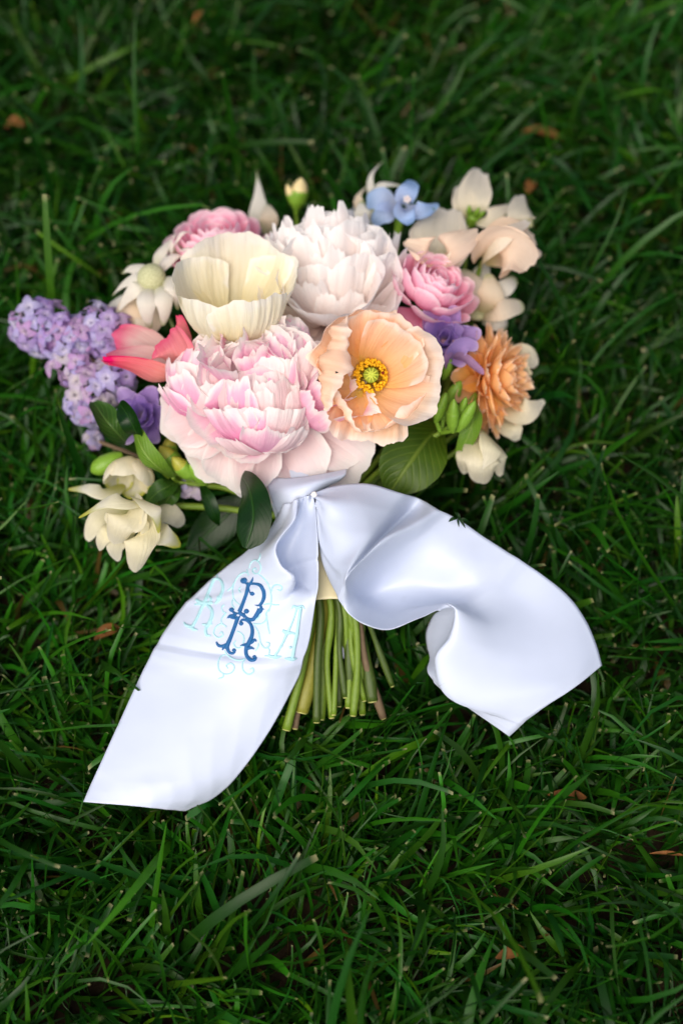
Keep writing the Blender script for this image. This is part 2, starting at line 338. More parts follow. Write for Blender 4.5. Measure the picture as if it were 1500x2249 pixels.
class Flower:
    def __init__(s, name, label, cat, C, axis, group=None):
        s.C = np.asarray(C, float); s.Z = unit(axis)
        x = RGT-np.dot(RGT, s.Z)*s.Z
        if np.linalg.norm(x) < 0.25: x = UPV-np.dot(UPV, s.Z)*s.Z
        s.X = unit(x); s.Y = np.cross(s.Z, s.X)
        s.root = thing(name, label, cat, s.C, group)
    def az(s, r, u, c=0):
        d = RGT*r+UPV*u-FWD*c
        return math.degrees(math.atan2(np.dot(d, s.Y), np.dot(d, s.X)))
    def petal(s, az, mat, L, W, a0, a1, cup=0.6, r0=0.0, h0=0.0, shape='round', rnd=0.3, ruf=0.0, rf=2, notch=0.0, nf=5,
              crink=0.0, cf=12, curl=0, curl0=0.65, roll=0, seed=None, nu=17, nv=15, name='petal', k=1.0, dx=0.0, cup1=None):
        rng = np.random.default_rng(seed if seed is not None else random.randrange(10**9))
        L /= 1000; W /= 1000; r0 /= 1000; h0 /= 1000; dx /= 1000
        S1, T1, tl = sheet_params(rng, nu, nv, rnd, notch, nf)
        T, S = np.meshgrid(T1, S1, indexing='ij')
        tt = T*tl[None, :]
        tf = np.linspace(0, 1.35, 80)
        sm = np.clip((tf-curl0)/(1-curl0), 0, 1.3); sm = sm*sm
        ang = np.radians(a0+(a1-a0)*tf**k+curl*sm)
        dr = np.cos(ang); dh = np.sin(ang); st = tf[1]
        r = np.concatenate([[0], np.cumsum((dr[1:]+dr[:-1])/2*st)])*L
        h = np.concatenate([[0], np.cumsum((dh[1:]+dh[:-1])/2*st)])*L
        R = np.interp(tt, tf, r); H = np.interp(tt, tf, h); A = np.interp(tt, tf, ang)
        wd = W/2*prof(shape, T)
        c = cup if cup1 is None else cup+(cup1-cup)*T
        c = np.maximum(np.abs(c), 1e-3)*np.sign(c if np.ndim(c) else (c or 1))
        ph = S*c
        x = wd*np.sin(ph)/c; inn = wd*(1-np.cos(ph))/c
        inn = inn+waves(rng, S, T, ruf, rf, crink, cf)*wd.max()
        if roll:
            ro = math.radians(roll); x, inn = x*math.cos(ro)-inn*math.sin(ro), x*math.sin(ro)+inn*math.cos(ro)
        rr = r0+R-np.sin(A)*inn; hh = h0+H+np.cos(A)*inn
        a = math.radians(az)
        e = s.X*math.cos(a)+s.Y*math.sin(a); tg = -s.X*math.sin(a)+s.Y*math.cos(a)
        V = s.C+rr[..., None]*e+hh[..., None]*s.Z+(x+dx)[..., None]*tg
        UV = np.stack([(S+1)/2, T], -1).reshape(-1, 2)
        return put(s.root, name, V.reshape(-1, 3), grid_faces(nv, nu), mat, UV)

def shell_dome(root, C, rx, ry, rz, rows, mats, seed, W=30, ruf=.11, notch=.085, lons=(-62, 62), lift=.12, axes=None, jit_=9, span=78):
    """overlapping upright petals laid over a dome like shingles, the front rows over the back ones, tips up"""
    rs = random.Random(seed); C = np.asarray(C)
    X, Y, Zc = axes if axes else (RGT, UPV, -FWD)
    for j, (lat, n) in enumerate(rows):
        g = 1+.07*j
        for k in range(n):
            lo = lons[0]+(lons[1]-lons[0])*(k+.5+rs.uniform(-.25, .25))/n; lt = lat+rs.uniform(-jit_, jit_)
            order = rs.uniform(0, .05)
            def q(la, m):
                a, b = rad(lo), rad(la)
                return C+(X*math.sin(a)*max(.35, math.cos(b))*rx+Y*math.sin(b)*ry+Zc*math.cos(a)*math.cos(b)*rz)/1000*m*(g+order)
            a0 = rad(lo)
            pts = [q(lt-span, .62), q(lt-span*.62, .86), q(lt-span*.28, 1.0), q(lt, 1.0+lift*rs.uniform(.4, 1.5))]
            nrm = [unit(p-C) for p in pts]; nrm[3] = unit(nrm[3]+Y*.2)
            w = W/1000/PXM*rs.uniform(.65, 1.35)
            spetal(root, pts, [w*.35, w*.75, w, w*.98], -np.array(nrm), mats[rs.randrange(len(mats))], cup=-.0-rs.uniform(.5, .9)*-1, rnd=rs.uniform(.1, .26), ruf=ruf, rf=rs.uniform(1.4, 2.6), notch=notch*rs.choice((.25, .6, 1, 1.4)), nf=rs.uniform(3, 9), seed=rs.randrange(10**8), nu=29, nv=15)

def spetal(root, pts, widths, normal, mat, name='petal', cup=0.5, rnd=0.25, ruf=0, rf=2, notch=0, nf=5, crink=0, cf=12, seed=None, nu=15, nv=17, foot=True, widthpx=True, shape=None):
    """petal or leaf along a spine of world points; normal = the way its hollow side faces (one vector or one per spine point)"""
    rng = np.random.default_rng(seed if seed is not None else random.randrange(10**9))
    pts = np.asarray(pts, float)
    S1, T1, tl = sheet_params(rng, nu, nv, rnd, notch, nf)
    T, S = np.meshgrid(T1, S1, indexing='ij')
    nf_ = 81; sp = catmull(pts, nf_); 
    tan = unit(np.gradient(sp, axis=0))
    nn = np.asarray(normal, float)
    nn = np.repeat(nn[None], nf_, 0) if nn.ndim == 1 else catmull(nn, nf_)
    side = unit(np.cross(tan, nn)); nrm = np.cross(side, tan)
    tt = T*tl[None, :]; tf = np.linspace(0, 1, nf_)
    def ev(A):
        k = np.clip(tt, 0, 1); B = np.stack([np.interp(k, tf, A[:, i]) for i in range(3)], -1)
        return B
    P0 = ev(sp); over = np.maximum(tt-1, 0)
    Ltot = np.linalg.norm(np.diff(sp, axis=0), axis=1).sum()
    P0 = P0+over[..., None]*tan[-1]*Ltot
    SD, NM = ev(side), ev(nrm)
    if shape: wd = prof(shape, T)*widths*PXM/2
    else:
        ws = np.asarray(widths, float)
        wd = np.interp(T, np.linspace(0, 1, len(ws)), ws)*PXM/2
        wd1 = catmull(np.stack([ws, ws*0, ws*0], 1), nf_)[:, 0]
        wd = np.maximum(np.interp(T, tf, wd1), 0.3)*PXM/2
    c = cup if abs(cup) > 1e-3 else 1e-3
    ph = S*c
    x = wd*np.sin(ph)/c; inn = wd*(1-np.cos(ph))/c+waves(rng, S, T, ruf, rf, crink, cf)*wd.max()
    V = P0+SD*x[..., None]+NM*inn[..., None]
    UV = np.stack([(S+1)/2, T], -1).reshape(-1, 2)
    return put(root, name, V.reshape(-1, 3), grid_faces(nv, nu), mat, UV, foot=foot)
PXM = 0.000262       # metres per photograph pixel at the bouquet

def tube_geo(pts, radii, n=24, sides=10, caps=True):
    sp = catmull(pts, n); tan = unit(np.gradient(sp, axis=0))
    ref = np.array([0, 0, 1.0]) if abs(tan[0][2]) < 0.9 else np.array([1.0, 0, 0])
    a = unit(np.cross(tan, ref)); b = np.cross(a, tan)
    rr = np.interp(np.linspace(0, 1, n), np.linspace(0, 1, len(radii)), radii)
    th = np.linspace(0, 2*np.pi, sides, endpoint=False)
    V = sp[:, None]+rr[:, None, None]*(a[:, None]*np.cos(th)[None, :, None]+b[:, None]*np.sin(th)[None, :, None])
    F = []
    for i in range(n-1):
        for j in range(sides):
            F.append((i*sides+j, i*sides+(j+1) % sides, (i+1)*sides+(j+1) % sides, (i+1)*sides+j))
    V = V.reshape(-1, 3)
    UV = np.stack([np.tile(th/(2*np.pi), n), np.repeat(np.linspace(0, 1, n), sides)], -1)
    if caps:
        F.append(tuple(range(sides-1, -1, -1))); F.append(tuple((n-1)*sides+j for j in range(sides)))
    return V, F, UV

def stem_part(root, pts, radii, mat, cut=True, name='stem', n=26):
    V, F, UV = tube_geo(pts, radii, n)
    o = put(root, name, V, F, mat, UV)
    if cut:
        e = np.asarray(pts[-1], float); d = unit(e-np.asarray(pts[-2], float))
        V2, F2, UV2 = tube_geo([e-d*0.0006, e+d*0.0006], [radii[-1]*0.96, radii[-1]*0.8], 2, 10)
        q = put(root, 'cut_end', V2, F2, M['cut'], UV2); q.parent = o; q.location = (0, 0, 0)
    return o

def bud_geo(p0, p1, r, n=14, sides=12, ridge=0.08, shape=((0, .35), (.25, .85), (.5, 1), (.75, .8), (.92, .42), (1, .05))):
    sp = np.asarray(p0)+(np.asarray(p1)-np.asarray(p0))*np.linspace(0, 1, n)[:, None]
    tan = unit(sp[-1]-sp[0]); ref = np.array([0.3, 0.1, 0.9]); a = unit(np.cross(tan, ref)); b = np.cross(a, tan)
    rr = r*prof(list(shape), np.linspace(0, 1, n)); th = np.linspace(0, 2*np.pi, sides, endpoint=False)
    rm = rr[:, None]*(1+ridge*np.cos(3*th))[None]
    V = sp[:, None]+rm[..., None]*(a*np.cos(th)[:, None]+b*np.sin(th)[:, None])[None]
    F = [(i*sides+j, i*sides+(j+1) % sides, (i+1)*sides+(j+1) % sides, (i+1)*sides+j) for i in range(n-1) for j in range(sides)]
    F.append(tuple(range(sides-1, -1, -1))); F.append(tuple((n-1)*sides+j for j in range(sides)))
    UV = np.stack([np.tile(th/(2*np.pi), n), np.repeat(np.linspace(0, 1, n), sides)], -1)
    return V.reshape(-1, 3), F, UV

TOC = -FWD          # towards the camera
# where the stems run: through the binding, crossing there, and out to the cut ends
def run_stem(root, start, end, zend=0.012, r=0.0026, mat='stem', mid=None, bind=None, cut=True, zb=None):
    """flower base -> binding -> cut end (photo pixels for end)"""
    bu, bv = bind if bind else (735+(end[0]-735)*0.5+random.uniform(-14, 14), 1330)
    zb = zb if zb is not None else 0.030+random.uniform(-0.006, 0.006)
    b0 = at(700+(bu-735)*0.7, 1170, zb+0.008); b1 = at(bu, bv, zb)
    e = at(end[0]+random.uniform(-16, 16), end[1]+random.uniform(-30, 45), zend-random.uniform(.002, .014))
    pts = [np.asarray(start)]
    if mid is not None: pts.append(mid)
    pts += [b0, b1, e]
    pts[-1:-1] = [b1+(e-b1)*.5+RGT*random.uniform(-.003, .003)+np.array([0, 0, random.uniform(-.002, .003)])]
    rr = r*random.uniform(.62, 1.2); nodes = [rr*.8, rr, rr, rr]+[rr*random.choice((1, 1, 1, 1.35)) for _ in range(9)]+[rr*1.05]
    return stem_part(root, pts, nodes, M[mat], cut, n=44)

# ------------------------------------------------------------------ the flowers
U = random.uniform
def jit(a, d): return a+U(-d, d)

# --- front pink peony
def pink_peony():
    f = Flower('peony', 'large ruffled pale pink peony below the cream poppy', 'peony', at(560, 868, .062), scr(-.05, .12, 1), 'peonies in the bouquet')
    G = M['peony_guard']
    for az, L, W, a0, a1, cup, cu in [(-97, 60, 50, 20, 8, .8, 30), (-118, 56, 46, 14, 4, .7, 15), (-70, 64, 62, 22, -6, .5, -16), (-42, 78, 66, 16, -8, .5, -14), (-24, 74, 50, 14, -6, .6, -12),
                                  (-146, 55, 46, 22, 16, .9, 25), (172, 52, 44, 30, 22, .9, 22), (200, 56, 46, 20, 10, .8, 20), (150, 50, 44, 40, 30, .9, 18), (8, 60, 44, 30, 20, .7, 8), (35, 54, 44, 45, 35, .8, 10), (70, 52, 46, 55, 45, .8, 10), (105, 52, 46, 55, 45, .8, 10), (128, 50, 42, 50, 40, .8, 10)]:
        f.petal(az, G, L, W, a0, a1, cup, 4, -3, 'fan', .22, ruf=.07, rf=2, notch=.035, nf=5, curl=cu, nu=21, nv=17)
    for i in range(13):       # second row, cupped
        az = i*360/13+U(-10, 10)
        low = math.cos(math.radians(az+90))
        f.petal(az, G if i % 2 else M['peony'], jit(47, 4), jit(38, 4), 44-12*low, 48-26*low, 1.0, 4, 2, 'fan', .2, ruf=.06, rf=2, notch=.05, nf=7, curl=30, nu=23)
    def clump(cx, cy, ch, ax, n, L, W, pale, seed, lay=1.0):
        rs = random.Random(seed)
        g = Flower.__new__(Flower); g.root = f.root
        g.C = f.C+RGT*cx/1000+UPV*cy/1000-FWD*ch/1000; g.Z = unit(ax)
        x = RGT-np.dot(RGT, g.Z)*g.Z; g.X = unit(x); g.Y = np.cross(g.Z, g.X)
        for i in range(n):
            q = i/max(1, n-1); az = i*137.5+rs.uniform(-16, 16)
            inner = 1-q
            f_a0 = 30+48*inner; f_a1 = 96+rs.uniform(-12, 14)-6*inner
            g.petal(az, M['peony_guard'] if (pale and rs.random() < .65) else M['peony'], L*rs.uniform(.86, 1.1)*(1-.04*inner), W*rs.uniform(.85, 1.15)*(1-.2*inner), f_a0, f_a1, .95+rs.uniform(-.2, .25), 1.0+6*q, -2*q, 'fan', .16, ruf=.085, rf=rs.uniform(1.5, 2.8), notch=.085, nf=rs.uniform(6, 10), roll=rs.uniform(-14, 14), curl=rs.uniform(-55, 15), curl0=.68, seed=rs.randrange(10**8), nu=35, nv=18)
    clump(34, -8, 6, scr(.5, .4, .9), 8, 44, 34, False, 4)
    clump(-4, 10, 6, scr(-.05, .6, .8), 9, 44, 36, False, 5)
    pk, gd = M['peony'], M['peony_guard']
    shell_dome(f.root, at(618, 815, .078), 22, 25, 20, [(88, 4), (66, 5), (40, 5), (12, 4)], [pk, pk, gd], 71, 25, lift=.16)
    shell_dome(f.root, at(458, 848, .074), 22, 22, 18, [(84, 4), (58, 5), (30, 5), (2, 4)], [pk, pk, gd], 72, 24, lons=(-80, 50), lift=.16)
    shell_dome(f.root, at(576, 905, .078), 25, 23, 21, [(84, 4), (58, 5), (32, 5), (4, 5), (-22, 3)], [gd, gd, pk], 73, 27, lift=.13)
    run_stem(f.root, f.C-f.Z*.006, (662, 1592), .016, .0034, 'stem_yellow', at(600, 1000, .045))
    return f
PEONY = pink_peony()

# --- white peony behind
def white_peony():
    f = Flower('peony', 'white blush peony between the cream poppy and the bright pink ranunculus', 'peony', at(725, 690, .052), scr(0, .42, .9), 'peonies in the bouquet')
    W_ = M['white_peony']
    for i in range(9):
        az = i*40+U(-8, 8)
        f.petal(az, W_, jit(54, 3), jit(58, 4), 28, 58, .8, 7, 0, 'fan', .24, ruf=.05, rf=1.8, notch=.03, nf=6, curl=12, nu=25)
    for i in range(8):
        f.petal(i*45+U(-12, 12), W_, jit(50, 4), jit(46, 4), 45, 80, .9, 9, 4, 'fan', .22, ruf=.06, rf=1.8, notch=.04, nf=6, nu=25)
    shell_dome(f.root, at(722, 610, .064), 33, 31, 24, [(84, 6), (70, 7), (54, 7), (38, 7), (20, 7), (2, 6), (-18, 6)], [W_], 74, 27, ruf=.09, notch=.08, lons=(-86, 86), lift=.20, jit_=12, span=62)
    for az, L in ((-95, 38), (-60, 36), (-125, 36), (-80, 44)):
        f.petal(az, W_, L, 34, 6, 50, 1.0, 13, 2, 'fan', .25, ruf=.07, rf=2, notch=.05, curl=40)
    run_stem(f.root, f.C-f.Z*.004, (708, 1608), .010, .0034, 'stem', at(725, 950, .03))
white_peony()

# --- cream poppy, a bowl seen from the side
def cream_poppy():
    f = Flower('poppy', 'cream poppy with crinkled bowl of petals above the pale pink peony', 'poppy', at(508, 738, .082), scr(.02, .84, .54), 'poppies in the bouquet')
    c = M['cream']
    k = dict(shape='fan', rnd=.20, nf=5, nu=51, nv=27)
    f.petal(f.az(.1, .3, -1), c, 66, 76, 14, 88, .95, 3, 0, ruf=.09, rf=2.2, notch=.04, crink=.010, cf=20, seed=11, **k)
    f.petal(f.az(.9, .1, -.45), c, 60, 60, 12, 84, .9, 3, 0, ruf=.05, rf=2.0, notch=.022, crink=.010, cf=20, seed=12, **k)
    f.petal(f.az(-.9, .3, -.45), c, 55, 60, 12, 94, .9, 3, 0, ruf=.06, rf=2.2, notch=.022, crink=.010, cf=20, seed=13, **k)
    f.petal(f.az(-.55, -.5, .75), c, 49, 60, 0, 108, 1.0, 3, -1, ruf=.035, rf=1.8, notch=.018, crink=.014, cf=22, seed=14, **k)
    f.petal(f.az(.60, -.5, .75), c, 59, 62, 0, 108, 1.0, 3.6, -2.5, ruf=.06, rf=1.8, notch=.045, crink=.016, cf=24, seed=15, **k)
    f.petal(f.az(-.15, -.7, 1), c, 26, 42, -4, 66, .8, 3, -3.4, ruf=.05, rf=1.6, notch=.02, crink=.02, cf=18, seed=16, **k)
    # stamens deep in the bowl
    stamens(f, 60, 5, 9, 12)
    run_stem(f.root, f.C-f.Z*.004, (640, 1575), .010, .0024, 'stem_brown', at(600, 980, .03))

def stamens(f, n, rmin, rmax, hgt, pod=True):
    Vs, Fs, k = [], [], 0
    rs = random.Random(5)
    for i in range(n):
        a = rs.uniform(0, 6.283); q = math.sqrt(rs.uniform(0, 1)); r = (rmin+(rmax-rmin)*q)/1000
        e = f.X*math.cos(a)+f.Y*math.sin(a)
        p0 = f.C+e*r*.55; p1 = f.C+e*r+f.Z*(hgt*rs.uniform(.75, 1.05)*(1-.25*q))/1000
        V, F, _ = tube_geo([p0, p1], [.0003, .00025], 2, 4, False); Vs.append(V); Fs += [tuple(x+k for x in q_) for q_ in F]; k += len(V)
        d = unit(e*rs.uniform(-1, 1)+f.Z*rs.uniform(-.3, .6)+np.cross(e, f.Z)*rs.uniform(-1, 1))
        V, F, _ = bud_geo(p1-d*.0012, p1+d*.0012, .0009, 5, 6, 0); Vs.append(V); Fs += [tuple(x+k for x in q_) for q_ in F]; k += len(V)
    tag(put(f.root, 'stamens', np.vstack(Vs), Fs, M['stamen']), kind='stuff')
    if pod:
        V, F, UV = bud_geo(f.C, f.C+f.Z*.012, .0046, 12, 20, .02, ((0, .4), (.4, .9), (.8, 1), (1, .9)))
        po = put(f.root, 'seed_pod', V, F, M['pod'], UV)
        Vs, Fs, k = [], [], 0
        for i in range(10):
            a = i*math.pi/5; e = f.X*math.cos(a)+f.Y*math.sin(a)
            V, F, _ = tube_geo([f.C+f.Z*.0128, f.C+f.Z*.0126+e*.0025, f.C+f.Z*.0115+e*.0046], [.0006, .0006, .0003], 5, 6); Vs.append(V); Fs += [tuple(x+k for x in q_) for q_ in F]; k += len(V)
        st = put(f.root, 'stigma', np.vstack(Vs), Fs, M['pod_star']); st.parent = po
cream_poppy()

# --- peach poppy, facing the camera
def peach_poppy():
    f = Flower('poppy', 'peach orange poppy with yellow stamens round a green seed pod', 'poppy', at(812, 828, .088), scr(.06, .02, 1), 'poppies in the bouquet')
    p = M['peach']; kw = dict(nu=45, nv=27, shape='wide', nf=8)
    f.petal(118, p, 41.4, 61.4, 20, 30, .7, 3, -1, rnd=.22, ruf=.06, rf=2.2, notch=.03, crink=0.024, cf=9, curl=85, curl0=.62, seed=23, **kw)
    f.petal(76, p, 39.6, 53.9, 24, 40, .9, 3, 0, rnd=.24, ruf=.08, rf=2.2, notch=.03, crink=0.024, cf=9, curl=25, seed=24, **kw)
    f.petal(44, p, 36.8, 50.2, 30, 44, .9, 3, 1.5, rnd=.24, ruf=.07, rf=2.2, notch=.03, crink=0.027, cf=9, curl=25, seed=34, **kw)
    f.petal(-6, p, 41.4, 65.1, 20, 38, 1.0, 3, .5, rnd=.22, ruf=.07, rf=2.6, notch=.03, crink=0.024, cf=10, curl=-40, curl0=.8, seed=21, **kw)
    f.petal(-98, p, 35.9, 52.1, 14, 8, .5, 3, -1.5, rnd=.14, ruf=.13, rf=2.4, notch=.05, crink=0.036, cf=9, curl=-10, seed=27, **kw)
    f.petal(-50, p, 44.2, 53.9, 16, 30, .8, 3, -.5, rnd=.26, ruf=.05, rf=2.0, notch=.03, crink=0.027, cf=9, curl=190, curl0=.50, seed=26, **kw)
    f.petal(216, p, 40.5, 52.1, 20, 40, .5, 3, 0, rnd=.16, ruf=.12, rf=2.8, notch=.05, crink=0.060, cf=9, curl=150, curl0=.46, seed=29, **kw)
    f.petal(168, p, 60.7, 55.8, 22, 70, .5, 3, 1.5, rnd=.18, ruf=.09, rf=2.8, notch=.05, crink=0.075, cf=9, curl=175, curl0=.30, seed=22, **kw)
    stamens(f, 150, 5.2, 9.4, 12)
    V, F, UV = bud_geo(f.C+f.X*.0062+f.Z*.0125+f.Y*.001, f.C+f.X*.0068+f.Z*.0142+f.Y*.001, .0010, 6, 8, 0)
    put(f.root, 'dark_anther', V, F, M['anther_dark'], UV)
    run_stem(f.root, f.C-f.Z*.004, (620, 1608), .012, .0024, 'stem', at(790, 1010, .045))
    # a tiny fly on the folded petal
    a = at(742, 817, .120)
    r = thing('fly', 'tiny black fly on the folded petal of the peach poppy', 'fly', a)
    V, F, UV = bud_geo(a-RGT*.0012-UPV*.0004, a+RGT*.0012+UPV*.0006, .0005, 8, 8, 0); put(r, 'body', V, F, M['insect'], UV, foot=False)
    for s in (-1, 1):
        V, F, UV = bud_geo(a-TOC*-.0003, a-RGT*.0016+UPV*s*.0006+TOC*.0003, .0004, 6, 6, 0); put(r, 'wing', V, F, M['insect'], UV, foot=False)
peach_poppy()

# --- coral poppy in profile
def coral_poppy():
    f = Flower('poppy', 'coral pink poppy turned sideways beside the lilac', 'poppy', at(392, 822, .062), scr(-.78, .42, .45), 'poppies in the bouquet')
    r = f.root; P = at
    spetal(r, [P(398, 828, .060), P(350, 835, .072), P(290, 810, .080), P(222, 792, .078)], [30, 78, 92, 66, 34], scr(-.1, .9, -.35), M['coral'], cup=.9, rnd=.12, ruf=.09, rf=2.2, notch=.05, nf=6, crink=.022, cf=18, nu=33, nv=25, seed=41)
    spetal(r, [P(402, 822, .060), P(392, 792, .080), P(378, 766, .090), P(362, 738, .090)], [26, 78, 108, 112], scr(-.3, -.2, 1), M['coral'], cup=.35, rnd=.3, ruf=.15, rf=2.2, notch=.04, crink=.022, cf=16, nu=33, nv=25, seed=42)
    spetal(r, [P(405, 800, .060), P(412, 750, .075), P(402, 715, .085), P(392, 690, .088)], [36, 56, 50, 24], scr(-.5, -.1, .8), M['coral'], cup=.8, rnd=.2, ruf=.08, rf=2, notch=.06, crink=.02, cf=12, nu=29, nv=21, seed=43)
    spetal(r, [P(395, 810, .052), P(340, 775, .055), P(285, 745, .062), P(250, 735, .066)], [30, 90, 110, 80], scr(-.2, -.3, 1), M['coral_in'], cup=.6, rnd=.25, ruf=.06, rf=2, notch=.04, crink=.015, cf=12, nu=29, nv=21, seed=44)
    spetal(r, [P(395, 815, .056), P(340, 800, .064), P(280, 790, .070), P(228, 790, .078)], [30, 70, 80, 50], scr(0, .3, 1), M['coral_in'], cup=.5, rnd=.25, ruf=.06, rf=2, notch=.04, crink=.015, cf=12, nu=29, nv=21, seed=45)
    run_stem(r, f.C, (815, 1545), .016, .0026, 'stem_dark', at(560, 1010, .025))
coral_poppy()

# --- ranunculus
def ranunculus(C, axis, label, R, end, mid, mat, bind=None, skirt=True):
    f = Flower('ranunculus', label, 'ranunculus', C, axis, 'pink ranunculus blooms')
    for ring, (n, r0, h0, L, W, a0, a1) in enumerate([(7, .35, -.1, 1.0, .95, 5, 70), (8, .40, .12, .92, .85, 25, 92), (9, .38, .3, .82, .75, 40, 100), (9, .34, .45, .7, .62, 52, 108), (8, .28, .58, .58, .5, 62, 112), (7, .2, .68, .48, .42, 72, 115), (5, .1, .75, .4, .34, 80, 120)]):
        for i in range(n):
            f.petal(i*360/n+ring*21+U(-6, 6), mat, L*R*U(.95, 1.06), W*R*U(.9, 1.1), a0+U(-6, 6), a1+U(-9, 9), .8, r0*R, h0*R*.6, 'round', .32, ruf=.05, rf=2, notch=.03, nf=4)
    if skirt:
        for az in (-125, -95, -70, -40):
            f.petal(f.az(math.cos(rad(az)), math.sin(rad(az))), mat, R*1.0, R*.95, -20, -2, .5, R*.3, -R*.12, 'round', .3, ruf=.06, rf=2, notch=.03)
    run_stem(f.root, f.C-f.Z*.003, end, .011, .0024, 'stem', mid, bind)
ranunculus(at(932, 664, .066), scr(.42, .62, .66), 'bright pink layered ranunculus beside the peach poppy', 27, (720, 1560), at(860, 960, .03), M['ranunculus'])
ranunculus(at(488, 586, .050), scr(-.1, .74, .6), 'pink ranunculus partly hidden behind the cream poppy', 33, (770, 1560), at(600, 960, .02), M['ranunculus'], skirt=False)

# --- dahlia seen edge on
def dahlia():
    f = Flower('dahlia', 'peach orange dahlia with many pointed petals seen edge on', 'dahlia', at(1056, 836, .040), scr(.86, .04, .5))
    for ring, (n, L, W, a0, a1, r0, h0) in enumerate([(12, 33, 21, -14, 6, 5, 0), (12, 32, 20, 5, 22, 5, 2), (12, 30, 19, 18, 40, 5, 4), (11, 27, 18, 34, 60, 5, 6), (10, 23, 16, 50, 78, 4, 8), (9, 19, 14, 64, 92, 3, 9), (6, 15, 12, 78, 100, 1.5, 10)]):
        for i in range(n):
            f.petal(i*360/n+ring*13+U(-5, 5), M['dahlia'], L*U(.93, 1.07), W*U(.9, 1.1), a0+U(-6, 6), a1+U(-8, 8), .95, r0, h0, [(0, .5), (.3, .85), (.6, 1), (.85, .85), (1, .4)], .26, ruf=.08, rf=1.7, notch=.05, curl=U(-30, 15), nu=15, nv=11)
    run_stem(f.root, f.C, (690, 1560), .008, .0024, 'stem_dark', at(920, 1010, .022))
dahlia()

# --- freesias
def freesia(label, C, axis, n, L, W, mat, end, mid, extra=None):
    f = Flower('freesia', label, 'freesia', C, axis, 'purple freesias')
    k = 0
    for ring, (m, l, a0, a1, h) in enumerate([(n, 1, 40, 30, 0), (n, .86, 58, 62, 1.5), (max(3, n-2), .68, 72, 85, 2.5)]):
        for i in range(m):
            f.petal(i*360/m+ring*30+U(-8, 8), mat, L*l*U(.92, 1.08), W*l*U(.9, 1.1), a0+U(-8, 8), a1+U(-10, 10), .9, 2, h, 'oval', .25, ruf=.06, rf=1.6, roll=U(-12, 12), curl=U(-5, 25))
    if extra: extra(f)
    run_stem(f.root, f.C-f.Z*.002, end, .012, .0022, 'stem_dark', mid)
    return f
def tr_r(f):
    P = at
    spetal(f.root, [P(985, 800, .055), P(1010, 790, .068), P(1035, 803, .070), P(1062, 822, .066)], [16, 44, 46, 30], scr(.2, .8, -.4), M['mauve'], cup=.9, rnd=.2, nu=13, nv=13)
    spetal(f.root, [P(985, 800, .058), P(1000, 770, .074), P(1025, 755, .078), P(1050, 765, .074)], [16, 40, 46, 34], scr(.3, -.2, 1), M['freesia'], cup=.7, rnd=.25, nu=13, nv=13)
    spetal(f.root, [P(978, 812, .055), P(985, 795, .068), P(990, 770, .074), P(1003, 745, .076)], [10, 26, 28, 14], scr(.5, .2, .8), M['mauve'], cup=-.7, rnd=.2, nu=13, nv=13)
    V, F, UV = bud_geo(P(974, 832, .052), P(990, 788, .068), 13*PXM); put(f.root, 'calyx', V, F, M['bud'], UV)
freesia('purple freesia below the bright pink ranunculus', at(975, 752, .060), scr(-.1, .1, 1), 6, 24, 19, M['freesia'], (760, 1560), at(870, 1000, .03), tr_r)
freesia('small purple freesia between the lilac and the pale pink peony', at(318, 918, .040), scr(-.15, .12, 1), 6, 22, 19, M['freesia'], (780, 1555), at(500, 1040, .02))

